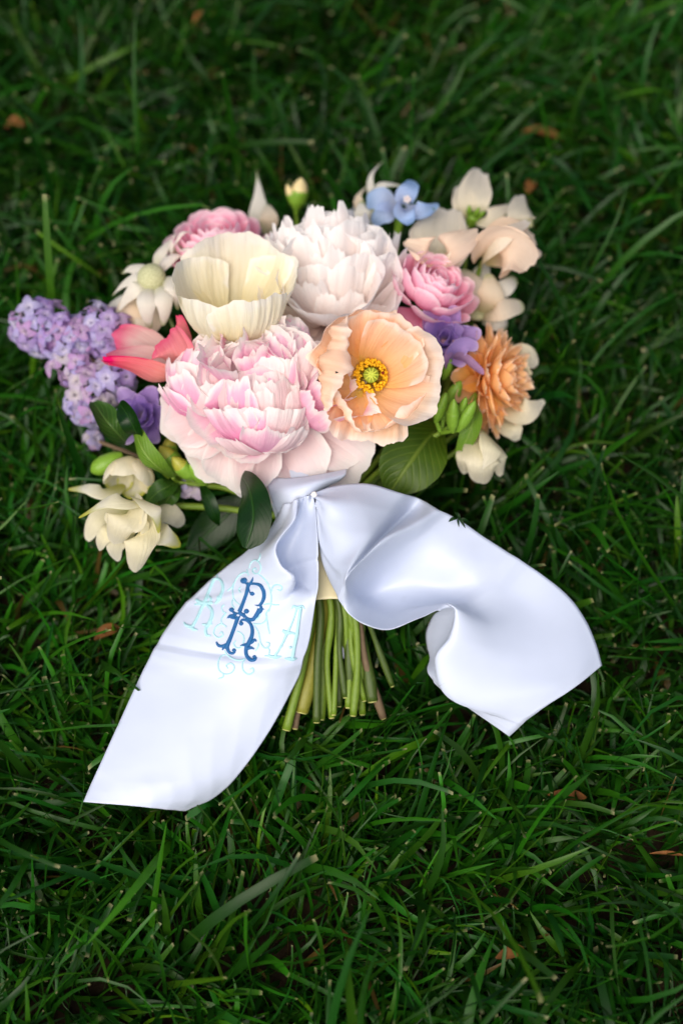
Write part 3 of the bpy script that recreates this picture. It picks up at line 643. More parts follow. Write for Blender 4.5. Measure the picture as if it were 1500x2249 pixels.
# --- flannel flowers
def disc(f, r, h):
    V, F, UV = bud_geo(f.C-f.Z*.002, f.C+f.Z*h, r, 14, 20, .02, ((0, .6), (.2, .95), (.5, 1), (.75, .85), (.92, .5), (1, .08)))
    return put(f.root, 'disc', V, F, M['disc'], UV)
def flannel_left():
    P = at
    f = Flower('flannel_flower', 'white flannel flower with round grey green felted centre', 'flower', P(336, 618, .072), scr(-.1, .55, .8), 'flannel flowers')
    disc(f, .0088, .012)
    def p(pts, w, n, **k): spetal(f.root, pts, w, n, M['flannel'], cup=k.pop('cup', -.7), rnd=k.pop('rnd', .25), nu=13, nv=15, **k)
    p([P(330, 625, .074), P(322, 655, .080), P(322, 690, .074), P(330, 722, .060)], [18, 44, 52, 44, 26], scr(0, -.3, 1))
    p([P(345, 622, .074), P(358, 650, .080), P(362, 685, .074), P(358, 715, .062)], [18, 46, 52, 40, 24], scr(.2, -.2, 1))
    p([P(352, 612, .074), P(375, 620, .080), P(388, 645, .078), P(392, 680, .066)], [16, 40, 46, 34, 24], scr(.5, -.1, 1))
    p([P(322, 622, .074), P(298, 632, .078), P(276, 655, .070), P(258, 688, .056)], [16, 40, 44, 34, 8], scr(-.4, -.2, 1))
    p([P(322, 612, .072), P(298, 610, .076), P(272, 622, .070), P(245, 650, .058)], [14, 32, 36, 26, 6], scr(-.3, .2, 1))
    p([P(326, 600, .068), P(306, 590, .070), P(285, 588, .066), P(268, 600, .060)], [14, 34, 38, 30, 10], scr(-.2, .4, 1))
    p([P(345, 598, .068), P(362, 575, .074), P(388, 560, .074), P(415, 566, .068)], [14, 30, 32, 24, 6], scr(.1, .6, 1))
    p([P(340, 590, .062), P(350, 555, .066), P(372, 530, .064), P(400, 512, .060)], [14, 34, 36, 26, 8], scr(-.4, .4, 1))
    # blush petals underneath
    for pts, w, n in [([P(320, 650, .058), P(290, 672, .060), P(270, 700, .052), P(262, 725, .044)], [20, 56, 64, 50], scr(-.2, -.1, 1)), ([P(335, 660, .052), P(325, 700, .056), P(310, 735, .050)], [20, 70, 60], scr(-.1, -.2, 1))]:
        spetal(f.root, pts, w, n, M['flannel_blush'], cup=-.5, rnd=.2, nu=13, nv=13)
    spetal(f.root, [P(300, 655, .050), P(270, 660, .052), P(245, 672, .046), P(232, 690, .040)], [16, 34, 34, 20], scr(-.2, .2, 1), M['flannel'], cup=-.6, nu=11, nv=13)
    run_stem(f.root, f.C-f.Z*.002, (830, 1545), .012, .0018, 'stem_dark', at(520, 1000, .02))
    # a second, behind, nodding over the hidden ranunculus
    g = Flower('flannel_flower', 'white flannel flower with arched petals beside the half hidden ranunculus', 'flower', P(392, 548, .056), scr(-.3, .6, .6), 'flannel flowers')
    for pts, w, n in [([P(385, 560, .056), P(385, 530, .076), P(402, 508, .082), P(438, 513, .076)], [14, 26, 24, 6], scr(-.4, .6, .6)), ([P(388, 560, .056), P(400, 546, .078), P(420, 545, .082), P(442, 562, .078)], [12, 20, 18, 4], scr(-.2, .8, .6)), ([P(385, 565, .05), P(372, 548, .064), P(378, 520, .068), P(398, 500, .064)], [14, 30, 30, 8], scr(-.8, .2, .6)), ([P(400, 560, .05), P(375, 575, .062), P(360, 590, .060)], [14, 30, 12], scr(-.6, .1, .8))]:
        spetal(g.root, pts, w, n, M['flannel'], cup=-.6, rnd=.2, nu=11, nv=15)
    V, F, UV = bud_geo(g.C-g.Z*.004, g.C+g.Z*.006, .006); put(g.root, 'disc', V, F, M['disc'], UV)
    run_stem(g.root, g.C-g.Z*.002, (850, 1520), .010, .0016, 'stem_dark', at(540, 1000, .018))
flannel_left()
def flannel_back(name, label, base, petals, end, mid, mat='flannel', disc_r=.006):
    f = Flower(name, label, 'flower', base, scr(0, .8, .5), 'flannel flowers')
    for pts, w, n, c in petals: spetal(f.root, pts, w, n, M[c or mat], cup=-.5, rnd=.15, nu=13, nv=15)
    V, F, UV = bud_geo(f.C-f.Z*.003, f.C+f.Z*.005, disc_r); put(f.root, 'disc', V, F, M['disc'], UV)
    run_stem(f.root, f.C-f.Z*.001, end, .010, .0016, 'stem_dark', mid)
P = at
flannel_back('flannel_flower', 'white flannel flower with one upright pointed petal behind the half hidden ranunculus', P(560, 500, .030),
    [([P(565, 505, .030), P(568, 465, .040), P(568, 420, .044), P(563, 375, .042)], [26, 52, 46, 26, 4], scr(0, -.1, 1), None),
     ([P(585, 515, .036), P(590, 485, .046), P(588, 462, .048), P(586, 448, .044)], [26, 48, 44, 22], scr(0, -.1, 1), 'flannel_blush'),
     ([P(545, 500, .034), P(520, 470, .046), P(485, 456, .048), P(440, 478, .042)], [14, 24, 20, 4], scr(-.1, .7, .6), None)], (700, 1540), at(640, 900, .015))
flannel_back('flannel_flower', 'white flannel flower with curled petals behind the sky blue flower', P(820, 470, .045),
    [([P(818, 445, .046), P(812, 410, .054), P(816, 380, .056), P(842, 352, .052)], [22, 22, 20, 14, 4], scr(-.5, .2, .8), None),
     ([P(805, 462, .046), P(815, 425, .060), P(840, 402, .066), P(880, 405, .062)], [24, 36, 36, 24], scr(-.2, .7, .7), None),
     ([P(812, 480, .044), P(790, 455, .052), P(785, 430, .054), P(805, 408, .050)], [20, 30, 28, 10], scr(-.6, .1, .8), 'flannel_blush'),
     ([P(815, 500, .05), P(800, 480, .062), P(792, 460, .066), P(795, 440, .064)], [26, 44, 44, 20], scr(-.2, 0, 1), None)], (735, 1545), at(780, 900, .015))
flannel_back('flannel_flower', 'cream flannel flower with blunt green tipped petals above the dahlia', P(1046, 690, .040),
    [([P(1050, 690, .042), P(1050, 655, .058), P(1035, 620, .062), P(1012, 590, .058)], [30, 74, 84, 56], scr(.2, .1, 1), 'flannel_blush'),
     ([P(1055, 690, .044), P(1075, 660, .058), P(1082, 630, .062), P(1075, 600, .058)], [26, 62, 66, 40], scr(.2, .1, 1), 'flannel_blush'),
     ([P(1070, 660, .040), P(1095, 640, .050), P(1115, 625, .052), P(1132, 608, .048)], [22, 40, 46, 36], scr(.1, .3, 1), 'flannel'),
     ([P(1058, 692, .044), P(1090, 682, .056), P(1120, 672, .056), P(1150, 668, .048)], [26, 50, 56, 46], scr(.1, .3, 1), 'flannel_blush'),
     ([P(1060, 700, .04), P(1085, 706, .046), P(1105, 712, .044), P(1112, 722, .038)], [20, 40, 40, 28], scr(.2, -.1, 1), 'flannel'),
     ([P(1050, 640, .034), P(1052, 615, .042), P(1062, 592, .044), P(1070, 575, .042)], [20, 40, 44, 30], scr(.1, .1, 1), 'flannel')], (748, 1540), at(900, 960, .015), 'flannel_blush', .009)

# --- sky blue tweedia
def tweedia():
    f = Flower('blue_flower', 'small sky blue flower with five petals on a green stem', 'flower', P(880, 455, .066), scr(.1, .3, 1))
    for pts, w, n, s in [([P(868, 452, .068), P(845, 440, .076), P(822, 438, .076), P(804, 448, .070)], [22, 50, 62, 50], scr(-.2, .1, 1), 1), ([P(868, 458, .066), P(850, 465, .072), P(832, 478, .070), P(822, 495, .064)], [20, 44, 52, 34], scr(-.1, -.2, 1), 2),
                      ([P(884, 448, .068), P(890, 430, .078), P(902, 412, .080), P(908, 396, .074)], [22, 46, 52, 40], scr(.1, .2, 1), 3), ([P(884, 455, .070), P(888, 465, .082), P(896, 478, .084), P(905, 490, .080)], [26, 50, 54, 34], scr(.1, -.3, 1), 4), ([P(890, 456, .068), P(912, 462, .076), P(938, 460, .076), P(964, 448, .070)], [22, 40, 46, 24], scr(.2, 0, 1), 5)]:
        spetal(f.root, pts, w, n, M['tweedia'], cup=.5, rnd=.3, ruf=.05, rf=1.5, nu=13, nv=13, seed=s)
    for k in range(5):
        a = k*1.2566; d = RGT*math.cos(a)+UPV*math.sin(a)
        V, F, UV = bud_geo(P(894, 438, .082)+d*.0008, P(894, 438, .082)+d*.0022+TOC*.003, .0012, 6, 6, 0); put(f.root, 'crown_lobe', V, F, M['white_peony'], UV)
    V, F, UV = bud_geo(P(873, 520, .052), P(878, 462, .066), 16*PXM, shape=((0, .5), (.5, .7), (1, 1))); put(f.root, 'calyx', V, F, M['bud'], UV)
    run_stem(f.root, P(873, 520, .052), (725, 1530), .010, .0018, 'stem', at(850, 900, .02))
tweedia()

# --- sweet peas
def sweet_pea(label, base, petals, calyx, end, mid):
    f = Flower('sweet_pea', label, 'sweet pea', base, scr(.2, .3, 1), 'cream sweet peas')
    for pts, w, n, c, cup, rn in petals: spetal(f.root, pts, [q*1.2 for q in w], n, M[c], cup=cup, rnd=rn, ruf=.10, rf=2, notch=.04, nf=4, crink=.008, cf=9, nu=25, nv=19)
    if calyx:
        V, F, UV = bud_geo(calyx[0], calyx[1], calyx[2]*PXM, shape=((0, .5), (.5, .9), (1, 1))); ca = put(f.root, 'calyx', V, F, M['bud'], UV)
        d = unit(np.asarray(calyx[1])-np.asarray(calyx[0]))
        for k in range(5):
            a = k*1.2566; e = unit(np.cross(d, TOC))*math.cos(a)+TOC*math.sin(a)
            V, F, UV = bud_geo(np.asarray(calyx[1])-d*.002+e*calyx[2]*PXM*.7, np.asarray(calyx[1])+d*.006+e*calyx[2]*PXM*1.5, .0016, 7, 6, 0)
            q = put(f.root, 'sepal', V, F, M['bud'], UV); q.parent = ca
    run_stem(f.root, base, end, .008, .0016, 'stem', mid)
sweet_pea('cream sweet pea with wide wavy petals beside the sky blue flower', P(962, 588, .058),
    [([P(960, 580, .060), P(962, 540, .066), P(968, 500, .066), P(975, 452, .058)], [30, 90, 130, 100], scr(-.1, -.1, 1), 'sweetpea', .7, .35),
     ([P(955, 588, .064), P(945, 565, .078), P(925, 548, .084), P(888, 532, .080)], [26, 74, 84, 40], scr(-.3, .5, 1), 'sweetpea_blush', .8, .3),
     ([P(965, 588, .064), P(985, 560, .080), P(1012, 535, .084), P(1050, 505, .078)], [26, 70, 80, 46], scr(.1, .6, 1), 'sweetpea_blush', .8, .25),
     ([P(965, 595, .062), P(992, 580, .076), P(1020, 550, .080), P(1045, 525, .078)], [20, 36, 40, 24], scr(.5, -.3, 1), 'sweetpea', -.5, .3)],
    (P(990, 620, .05), P(968, 585, .060), 12), (790, 1530), at(900, 960, .02))
sweet_pea('cream sweet pea with a tall torn upright petal', P(1034, 498, .046),
    [([P(1040, 478, .050), P(1040, 445, .060), P(1044, 410, .060), P(1052, 372, .054)], [24, 62, 72, 46], scr(0, -.1, 1), 'sweetpea', .5, .15),
     ([P(1030, 472, .048), P(1022, 450, .056), P(1012, 425, .056), P(1004, 408, .050)], [20, 48, 50, 28], scr(-.2, 0, 1), 'sweetpea', .5, .25),
     ([P(1048, 482, .052), P(1070, 476, .062), P(1098, 462, .062), P(1125, 450, .056)], [20, 40, 44, 26], scr(.1, .3, 1), 'sweetpea', -.7, .3),
     ([P(1028, 486, .046), P(1018, 486, .052), P(1010, 492, .050), P(1012, 508, .046)], [14, 34, 34, 20], scr(-.2, -.1, 1), 'sweetpea', .5, .3)],
    (P(1030, 502, .044), P(1040, 472, .056), 15), (800, 1530), at(960, 900, .02))
sweet_pea('hooded cream sweet pea with a large rounded shell petal', P(1058, 572, .050),
    [([P(1062, 560, .052), P(1092, 548, .074), P(1130, 552, .080), P(1165, 585, .070)], [40, 96, 118, 84], scr(.25, -.3, 1), 'sweetpea_blush', .9, .3),
     ([P(1055, 582, .050), P(1072, 540, .074), P(1108, 508, .086), P(1160, 486, .078)], [20, 50, 64, 40], scr(-.4, .6, 1), 'sweetpea', -.8, .2),
     ([P(1062, 568, .050), P(1100, 540, .066), P(1140, 535, .070), P(1182, 540, .060)], [30, 80, 110, 90], scr(.2, .1, 1), 'sweetpea_blush', .7, .3),
     ([P(1148, 505, .062), P(1146, 475, .070), P(1145, 450, .066), P(1146, 428, .058)], [50, 60, 52, 30], scr(.2, .1, 1), 'sweetpea', -.3, .1)],
    None, (812, 1525), at(960, 900, .02))

# --- ivory double narcissus, low on the left
def ivory(name, label, base, petals, end, mid, calyx=None, group='ivory blooms low in the bouquet', mat2='stem'):
    f = Flower(name, label, 'flower', base, scr(-.2, -.4, .8), group)
    for pts, w, n, c, cup, rn in petals: spetal(f.root, pts, w, n, M[c], cup=cup, rnd=rn, ruf=.035, rf=1.8, notch=.02, nf=4, nu=19, nv=17)
    if calyx:
        V, F, UV = bud_geo(calyx[0], calyx[1], calyx[2]*PXM); put(f.root, 'sepal', V, F, M['bud'], UV)
    run_stem(f.root, base, end, .008, .0022, mat2, mid)
ivory('ivory_flower', 'open ivory double flower with green tipped petals lying low in the grass', P(312, 1108, .026),
    [([P(330, 1120, .022), P(365, 1124, .030), P(388, 1138, .028), P(402, 1156, .020)], [24, 50, 54, 46], scr(.2, .2, 1), 'narcissus', -.4, .42),
     ([P(300, 1125, .024), P(240, 1130, .032), P(205, 1150, .032), P(190, 1186, .020)], [28, 58, 66, 56], scr(-.4, .1, 1), 'narcissus', -.4, .42),
     ([P(308, 1150, .030), P(345, 1168, .044), P(370, 1180, .044), P(398, 1198, .032)], [26, 56, 60, 46], scr(.2, .2, 1), 'narcissus_green', -.6, .42),
     ([P(300, 1140, .036), P(308, 1175, .056), P(303, 1215, .052), P(294, 1256, .030)], [40, 84, 92, 86, 64], scr(.1, -.3, 1), 'narcissus', -.9, .42),
     ([P(290, 1140, .030), P(262, 1175, .042), P(250, 1205, .036), P(258, 1232, .026)], [24, 54, 60, 44], scr(-.2, -.3, 1), 'narcissus', -.5, .42),
     ([P(296, 1120, .040), P(276, 1130, .062), P(256, 1155, .063), P(246, 1192, .044)], [50, 92, 104, 84], scr(-.2, -.1, 1), 'narcissus', -.9, .42),
     ([P(280, 1142, .034), P(240, 1165, .044), P(222, 1186, .040), P(218, 1208, .030)], [24, 44, 46, 36], scr(-.3, -.1, 1), 'narcissus', -.6, .42),
     ([P(305, 1120, .046), P(318, 1140, .060), P(318, 1170, .056), P(312, 1195, .046)], [14, 28, 30, 20], scr(.6, .1, 1), 'narcissus', -.6, .42),
     ([P(316, 1108, .044), P(280, 1098, .068), P(232, 1102, .070), P(174, 1136, .054)], [34, 64, 66, 52, 30], scr(-.1, .7, .8), 'narcissus_green', -.5, .42),
     ([P(303, 1092, .044), P(326, 1104, .066), P(344, 1130, .068), P(350, 1172, .054)], [34, 60, 58, 46, 26], scr(.5, .3, .8), 'narcissus_green', -.5, .42)],
    (790, 1560), at(520, 1120, .018))
def ivory_bud():
    f = Flower('ivory_bud', 'half closed cream bud with a lime green sepal above the open ivory flower', 'flower', P(292, 1012, .036), scr(-.12, -.85, .5), 'ivory blooms low in the bouquet')
    for i, (az, m) in enumerate([(90, 'narcissus'), (150, 'narcissus'), (30, 'narcissus'), (-90, 'narcissus_green'), (-150, 'narcissus_green'), (-30, 'narcissus')]):
        f.petal(az+8, M[m], 25-i*.4, 25, 18, 112, .95, 4.5+(i > 2)*.8, -(i > 2)*1.0, 'round', .34, ruf=.04, rf=1.5, notch=.03, nu=19, nv=17)
    spetal(f.root, [P(268, 1062, .024), P(232, 1080, .036), P(190, 1072, .038), P(150, 1074, .028)], [22, 46, 44, 24], scr(-.1, .5, .8), M['narcissus_green'], cup=-.5, rnd=.4, nu=15, nv=15)
    V, F, UV = bud_geo(P(270, 998, .038), P(200, 1036, .034), 23*PXM, ridge=.03, shape=((0, .35), (.25, .8), (.55, 1), (.82, .85), (.95, .5), (1, .1))); put(f.root, 'sepal', V, F, M['bud'], UV)
    run_stem(f.root, f.C, (800, 1565), .008, .0022, 'stem', at(520, 1080, .018))
ivory_bud()
# petals by the dahlia and the drooping bud
ivory('white_tulip', 'white flower with broad petals peeping out behind the dahlia', P(1105, 860, .022),
    [([P(1105, 840, .024), P(1135, 800, .040), P(1158, 785, .042), P(1180, 800, .034)], [30, 76, 84, 50], scr(.3, .1, 1), 'narcissus', .5, .25),
     ([P(1100, 880, .022), P(1135, 900, .034), P(1165, 900, .036), P(1196, 880, .030)], [40, 80, 70, 22], scr(.2, .2, 1), 'narcissus', .5, .15),
     ([P(1095, 890, .018), P(1115, 930, .026), P(1130, 950, .026), P(1136, 968, .020)], [30, 66, 60, 30], scr(.1, .1, 1), 'narcissus', .4, .25)],
    (775, 1520), at(930, 1010, .015), None, 'white tulips beside the dahlia')
ivory('white_tulip', 'drooping white bud hanging below the dahlia', P(1058, 950, .024),
    [([P(1055, 945, .026), P(1035, 980, .042), P(1018, 1010, .044), P(1018, 1040, .030)], [34, 60, 60, 40], scr(-.3, -.1, 1), 'narcissus', -.9, .25),
     ([P(1062, 945, .026), P(1088, 975, .042), P(1100, 1010, .044), P(1100, 1046, .030)], [34, 60, 60, 40], scr(.4, -.1, 1), 'narcissus', -.9, .25),
     ([P(1060, 945, .032), P(1062, 985, .054), P(1060, 1025, .054), P(1058, 1062, .034)], [44, 92, 104, 80], scr(0, -.2, 1), 'narcissus', -.9, .25),
     ([P(1064, 945, .034), P(1080, 970, .058), P(1076, 1000, .060), P(1060, 1030, .058)], [30, 60, 50, 8], scr(.2, -.1, 1), 'narcissus', -.6, .1)],
    (785, 1540), at(930, 1040, .014), None, 'white tulips beside the dahlia')

# --- small buds
def bud_cluster(label, items, end, mid, base, mat='bud', group='freesia bud sprays'):
    r = thing('bud_spray', label, 'buds', base, group)
    for p0, p1, w, m in items:
        V, F, UV = bud_geo(p0, p1, w*PXM/2, ridge=.06); b = put(r, 'bud', V, F, M[m], UV)
        d = unit(np.asarray(p1)-np.asarray(p0)); q = np.asarray(p0)
        V, F, UV = bud_geo(q-d*.003, q+(np.asarray(p1)-q)*.55, w*PXM/2*1.08, ridge=.1, shape=((0, .35), (.4, .9), (.8, 1), (1, .97))); c = put(r, 'calyx', V, F, M['bud'], UV); c.parent = b
        V, F, UV = tube_geo([q-d*.002, np.asarray(base)], [.0012, .0016], 6, 8); put(r, 'stalk', V, F, M['bud'], UV)
    run_stem(r, base, end, .010, .0018, 'stem', mid)
bud_cluster('upright bright green buds between the peach poppy and the dahlia', [(P(960, 918, .055), P(980, 862, .070), 27, 'bud'), (P(985, 880, .050), P(1012, 836, .060), 30, 'bud'), (P(994, 940, .060), P(997, 876, .078), 28, 'bud'), (P(1008, 920, .056), P(1024, 872, .070), 22, 'bud'), (P(1010, 938, .058), P(1044, 880, .072), 27, 'bud')], (765, 1535), at(860, 1010, .03), P(968, 950, .046))
bud_cluster('yellowish green buds tucked under the pale pink peony', [(P(395, 1030, .040), P(350, 980, .048), 42, 'bud_yellow'), (P(420, 1045, .042), P(378, 1004, .054), 36, 'bud_yellow'), (P(448, 1055, .040), P(416, 1020, .052), 28, 'bud'), (P(372, 1000, .034), P(372, 960, .040), 36, 'bud_yellow')], (775, 1535), at(520, 1080, .03), P(450, 1066, .034))
bud_cluster('small pale yellow bud standing alone behind the white peony', [(P(652, 450, .034), P(662, 390, .048), 44, 'bud_tip'), (P(648, 450, .036), P(630, 404, .046), 22, 'bud_tip')], (790, 1525), at(690, 900, .012), P(650, 468, .030))

# --- lilac
def floret_mesh(name, seed, mat, open_=1.0, n=5):
    rng = np.random.default_rng(seed); Vs, Fs, UVs, k = [], [], [], 0
    nu, nv = 5, 5
    for i in range(n):
        T, S = np.meshgrid(np.linspace(0, 1, nv), np.linspace(-1, 1, nu), indexing='ij')
        a0, a1 = 35*open_+rng.uniform(-6, 6), -12+rng.uniform(-14, 14)
        a = np.radians(90-(90-a0)*1+(a1-a0)*T); a = np.radians(a0+(a1-a0)*T)
        L = .0052*rng.uniform(.9, 1.1); tt = T*(1-.25*np.abs(S)**2.5)
        r = .0006+L*tt*np.cos(a); h = L*tt*np.sin(a)
        w = .0022*prof('oval', T)*1.05; x = w*np.sin(S*.7)/.7; inn = w*(1-np.cos(S*.7))/.7
        az = i*2*np.pi/n+rng.uniform(-.12, .12)
        e = np.array([math.cos(az), math.sin(az), 0]); tg = np.array([-math.sin(az), math.cos(az), 0])
        V = (r-np.sin(a)*inn)[..., None]*e+x[..., None]*tg+(h+np.cos(a)*inn)[..., None]*np.array([0, 0, 1.0])
        Vs.append(V.reshape(-1, 3)); UVs.append(np.stack([(S+1)/2, T], -1).reshape(-1, 2))
        Fs += [[q+k for q in f] for f in grid_faces(nv, nu)]; k += nu*nv
    V, F, UV = tube_geo([(0, 0, -.006), (0, 0, -.002), (0, 0, .0004)], [.0005, .0006, .0011], 4, 6, False)
    UV[:, 1] *= .3
    Vs.append(V); UVs.append(UV); Fs += [tuple(q+k for q in f) for f in F]
    me = mesh_from(name, np.vstack(Vs), Fs, np.vstack(UVs)); me.materials.append(mat); return me
def floret_bud_mesh(name, mat):
    V, F, UV = bud_geo((0, 0, -.006), (0, 0, .003), .0012, 8, 7, .1, ((0, .4), (.5, .5), (.8, 1), (1, .2)))
    me = mesh_from(name, V, F, UV); me.materials.append(mat); return me
FL = [floret_mesh('floret', i, M[m], o, n) for i, (m, o, n) in enumerate([('lilac_a', .8, 5), ('lilac_b', .7, 5), ('lilac_c', .9, 4), ('lilac_a', 1.3, 5), ('lilac_b', 1.2, 4), ('lilac_c', 1.6, 5)])]
FLP = [floret_mesh('floret', 20+i, M[m], o, n) for i, (m, o, n) in enumerate([('lilac_d', .8, 4), ('lilac_b', .7, 5), ('lilac_d', 1.2, 5), ('lilac_c', .8, 4)])]
FLB = [floret_bud_mesh('floret_bud', M['lilac_c']), floret_bud_mesh('floret_bud', M['lilac_a'])]
def lilac(label, lobes, base, end, mid, seed, group=None):
    rs = random.Random(seed); r = thing('lilac_sprig', label, 'lilac', base, group)
    B = np.array(base)
    for (c, ax, n, pal) in lobes:
        c = np.asarray(c); ax = [np.asarray(a) for a in ax]
        n = int(n*.72)
        for i in range(n):
            zz = 1-2*(i+.5)/n; ph = i*2.39996+rs.uniform(-.2, .2); s = math.sqrt(1-zz*zz)
            d = np.array([s*math.cos(ph), s*math.sin(ph), zz])      # in lobe axes
            p = c+sum(a*k for a, k in zip(ax, d))*rs.uniform(.78, 1.14)
            nrm = unit(sum(unit(a)*k/np.linalg.norm(a) for a, k in zip(ax, d)))
            if np.dot(nrm, TOC) < -.35: continue
            nrm = unit(nrm+np.array([rs.uniform(-.55, .55) for _ in range(3)])+TOC*.25)
            me = rs.choice(FLP if pal else FL) if rs.random() > .08 else rs.choice(FLB)
            o = bpy.data.objects.new('floret' if 'bud' not in me.name else 'floret_bud', me); col.objects.link(o); o.parent = r
            o.location = p-B; o.rotation_mode = 'QUATERNION'
            q = Vector(nrm).to_track_quat('Z', 'Y'); 
            from mathutils import Quaternion
            o.rotation_quaternion = q @ Quaternion((0, 0, 1), rs.uniform(0, 6.28))
            sc = rs.uniform(1.1, 1.55); o.scale = (sc, sc, sc)
            FOOT.append(p[None]+RNG.uniform(-.004, .004, (6, 3)))
        V, F, UV = tube_geo([c, (c+B)/2+np.array([0, 0, .002]), B], [.0012, .0014, .0018], 10, 7); put(r, 'branch', V, F, M['stem_brown'], UV)
    if end: run_stem(r, base, end, .010, .0022, 'stem_brown', mid)
x_, y_, z_ = RGT, UPV, TOC
def ax(a, b, c, rot=0):
    k = rad(rot); return [(x_*math.cos(k)+y_*math.sin(k))*a/1000, (-x_*math.sin(k)+y_*math.cos(k))*b/1000, z_*c/1000]
lilac('purple lilac sprig with clustered starry florets beside the coral poppy',
      [(P(92, 722, .044), ax(18, 16, 14), 62, False), (P(150, 745, .046), ax(17, 13, 14, -10), 44, False), (P(220, 728, .048), ax(17, 15, 15), 56, False), (P(160, 800, .040), ax(12, 11, 12), 26, True), (P(205, 848, .038), ax(18, 15, 14, -25), 52, True), (P(190, 905, .030), ax(12, 8, 10, -30), 20, True), (P(265, 830, .036), ax(12, 12, 8), 18, False)],
      P(300, 880, .022), (850, 1565), at(540, 1060, .015), 3, 'lilac sprigs')
lilac('few dusky pink lilac florets in the shade under the pale pink peony', [(P(413, 1072, .022), ax(6, 4, 5), 12, True), (P(205, 965, .014), ax(4, 4, 4), 6, True)], P(440, 1060, .014), None, None, 9, 'lilac sprigs')

# --- leaves
def leaf(label, pts, w, n, mat, cup=.4, end=None, rn=0, ruf=.03, name='leaf', shape='leaf', group='bouquet leaves'):
    r = thing(name, label, 'leaf', pts[0], group)
    spetal(r, pts, w, n, M[mat], name='blade', cup=cup, rnd=rn, ruf=ruf, rf=1.3, nu=15, nv=25, shape=shape)
    p0 = np.asarray(pts[0]); d = unit(p0-np.asarray(pts[1]))
    V, F, UV = tube_geo([p0+d*-.003, p0+d*.006, at(*end) if end else p0+d*.016], [.0011, .0013, .0014], 8, 7); put(r, 'stalk', V, F, M['stem'], UV)
BL = [(0, .12), (.15, .6), (.4, .95), (.65, 1), (.85, .92), (.95, .6), (1, .1)]
leaf('folded dark green leaf with rounded tip beside the lilac', [P(310, 1000, .030), P(270, 965, .048), P(238, 930, .058), P(205, 882, .056)], 76, [scr(.7, .5, .6), scr(.5, .4, .8), scr(.6, -.1, .7), scr(.5, -.3, .7)], 'leaf', .9, (430, 1060, .03), shape=BL)
leaf('glossy dark upright leaf with curled tip in front of the small freesia', [P(312, 985, .046), P(298, 950, .066), P(282, 915, .074), P(262, 886, .070)], 52, [scr(-.3, .3, .9), scr(-.3, .2, .9), scr(-.4, 0, .9), scr(-.4, -.2, .9)], 'leaf_dark', .7, (372, 1050, .03), shape=BL)
leaf('bright green leaf underside running down to the yellowish buds', [P(384, 1052, .034), P(345, 1025, .056), P(312, 985, .064), P(292, 935, .064)], 58, [scr(-.2, -.4, .9), scr(-.3, -.3, .9), scr(-.6, -.2, .8), scr(-.8, -.1, .5)], 'leaf_lime', -.5, (440, 1065, .03), shape=BL)
leaf('glossy dark oval leaf overlapping the edge of the white ribbon', [P(525, 1035, .050), P(548, 1080, .072), P(556, 1140, .074), P(540, 1204, .066)], 84, scr(-.35, 0, 1), 'leaf_dark', -.4, (600, 1050, .04), shape=BL)
leaf('broad olive green leaf with pale midrib beside the white ribbon', [P(968, 932, .038), P(930, 975, .050), P(890, 1030, .048), P(852, 1088, .038)], 150, scr(.1, .1, 1), 'leaf_olive', .35, (960, 920, .034))
leaf('narrow green leaf hanging under the bright green buds', [P(1042, 880, .050), P(1040, 920, .056), P(1026, 965, .050), P(1000, 1008, .038)], 50, [scr(-.2, 0, 1), scr(-.3, 0, 1), scr(-.5, 0, .8), scr(-.4, 0, .9)], 'leaf_lime', .4, (1000, 930, .04))
leaf('very dark leaf in the shade between the open ivory flower and the ribbon', [P(548, 1080, .016), P(505, 1125, .010), P(455, 1172, .002), P(410, 1215, -.008)], 96, scr(0, .1, 1), 'leaf_dark', -.3, (600, 1060, .03))
leaf('slim dark leaf in the shade under the pale pink peony', [P(440, 1060, .034), P(455, 1090, .040), P(468, 1125, .036), P(482, 1155, .026)], 34, scr(.2, .2, 1), 'leaf_dark', .4, (450, 1050, .03))
leaf('green leaf behind the half closed cream bud', [P(390, 1056, .028), P(370, 1068, .036), P(345, 1082, .036), P(318, 1110, .026)], 50, scr(-.1, .2, 1), 'leaf', .5, (440, 1062, .028))
leaf('small drooping green leaf beside the open ivory flower', [P(395, 1060, .026), P(382, 1080, .034), P(368, 1098, .032), P(352, 1120, .022)], 40, scr(.3, .2, 1), 'leaf', .5, (440, 1066, .026))

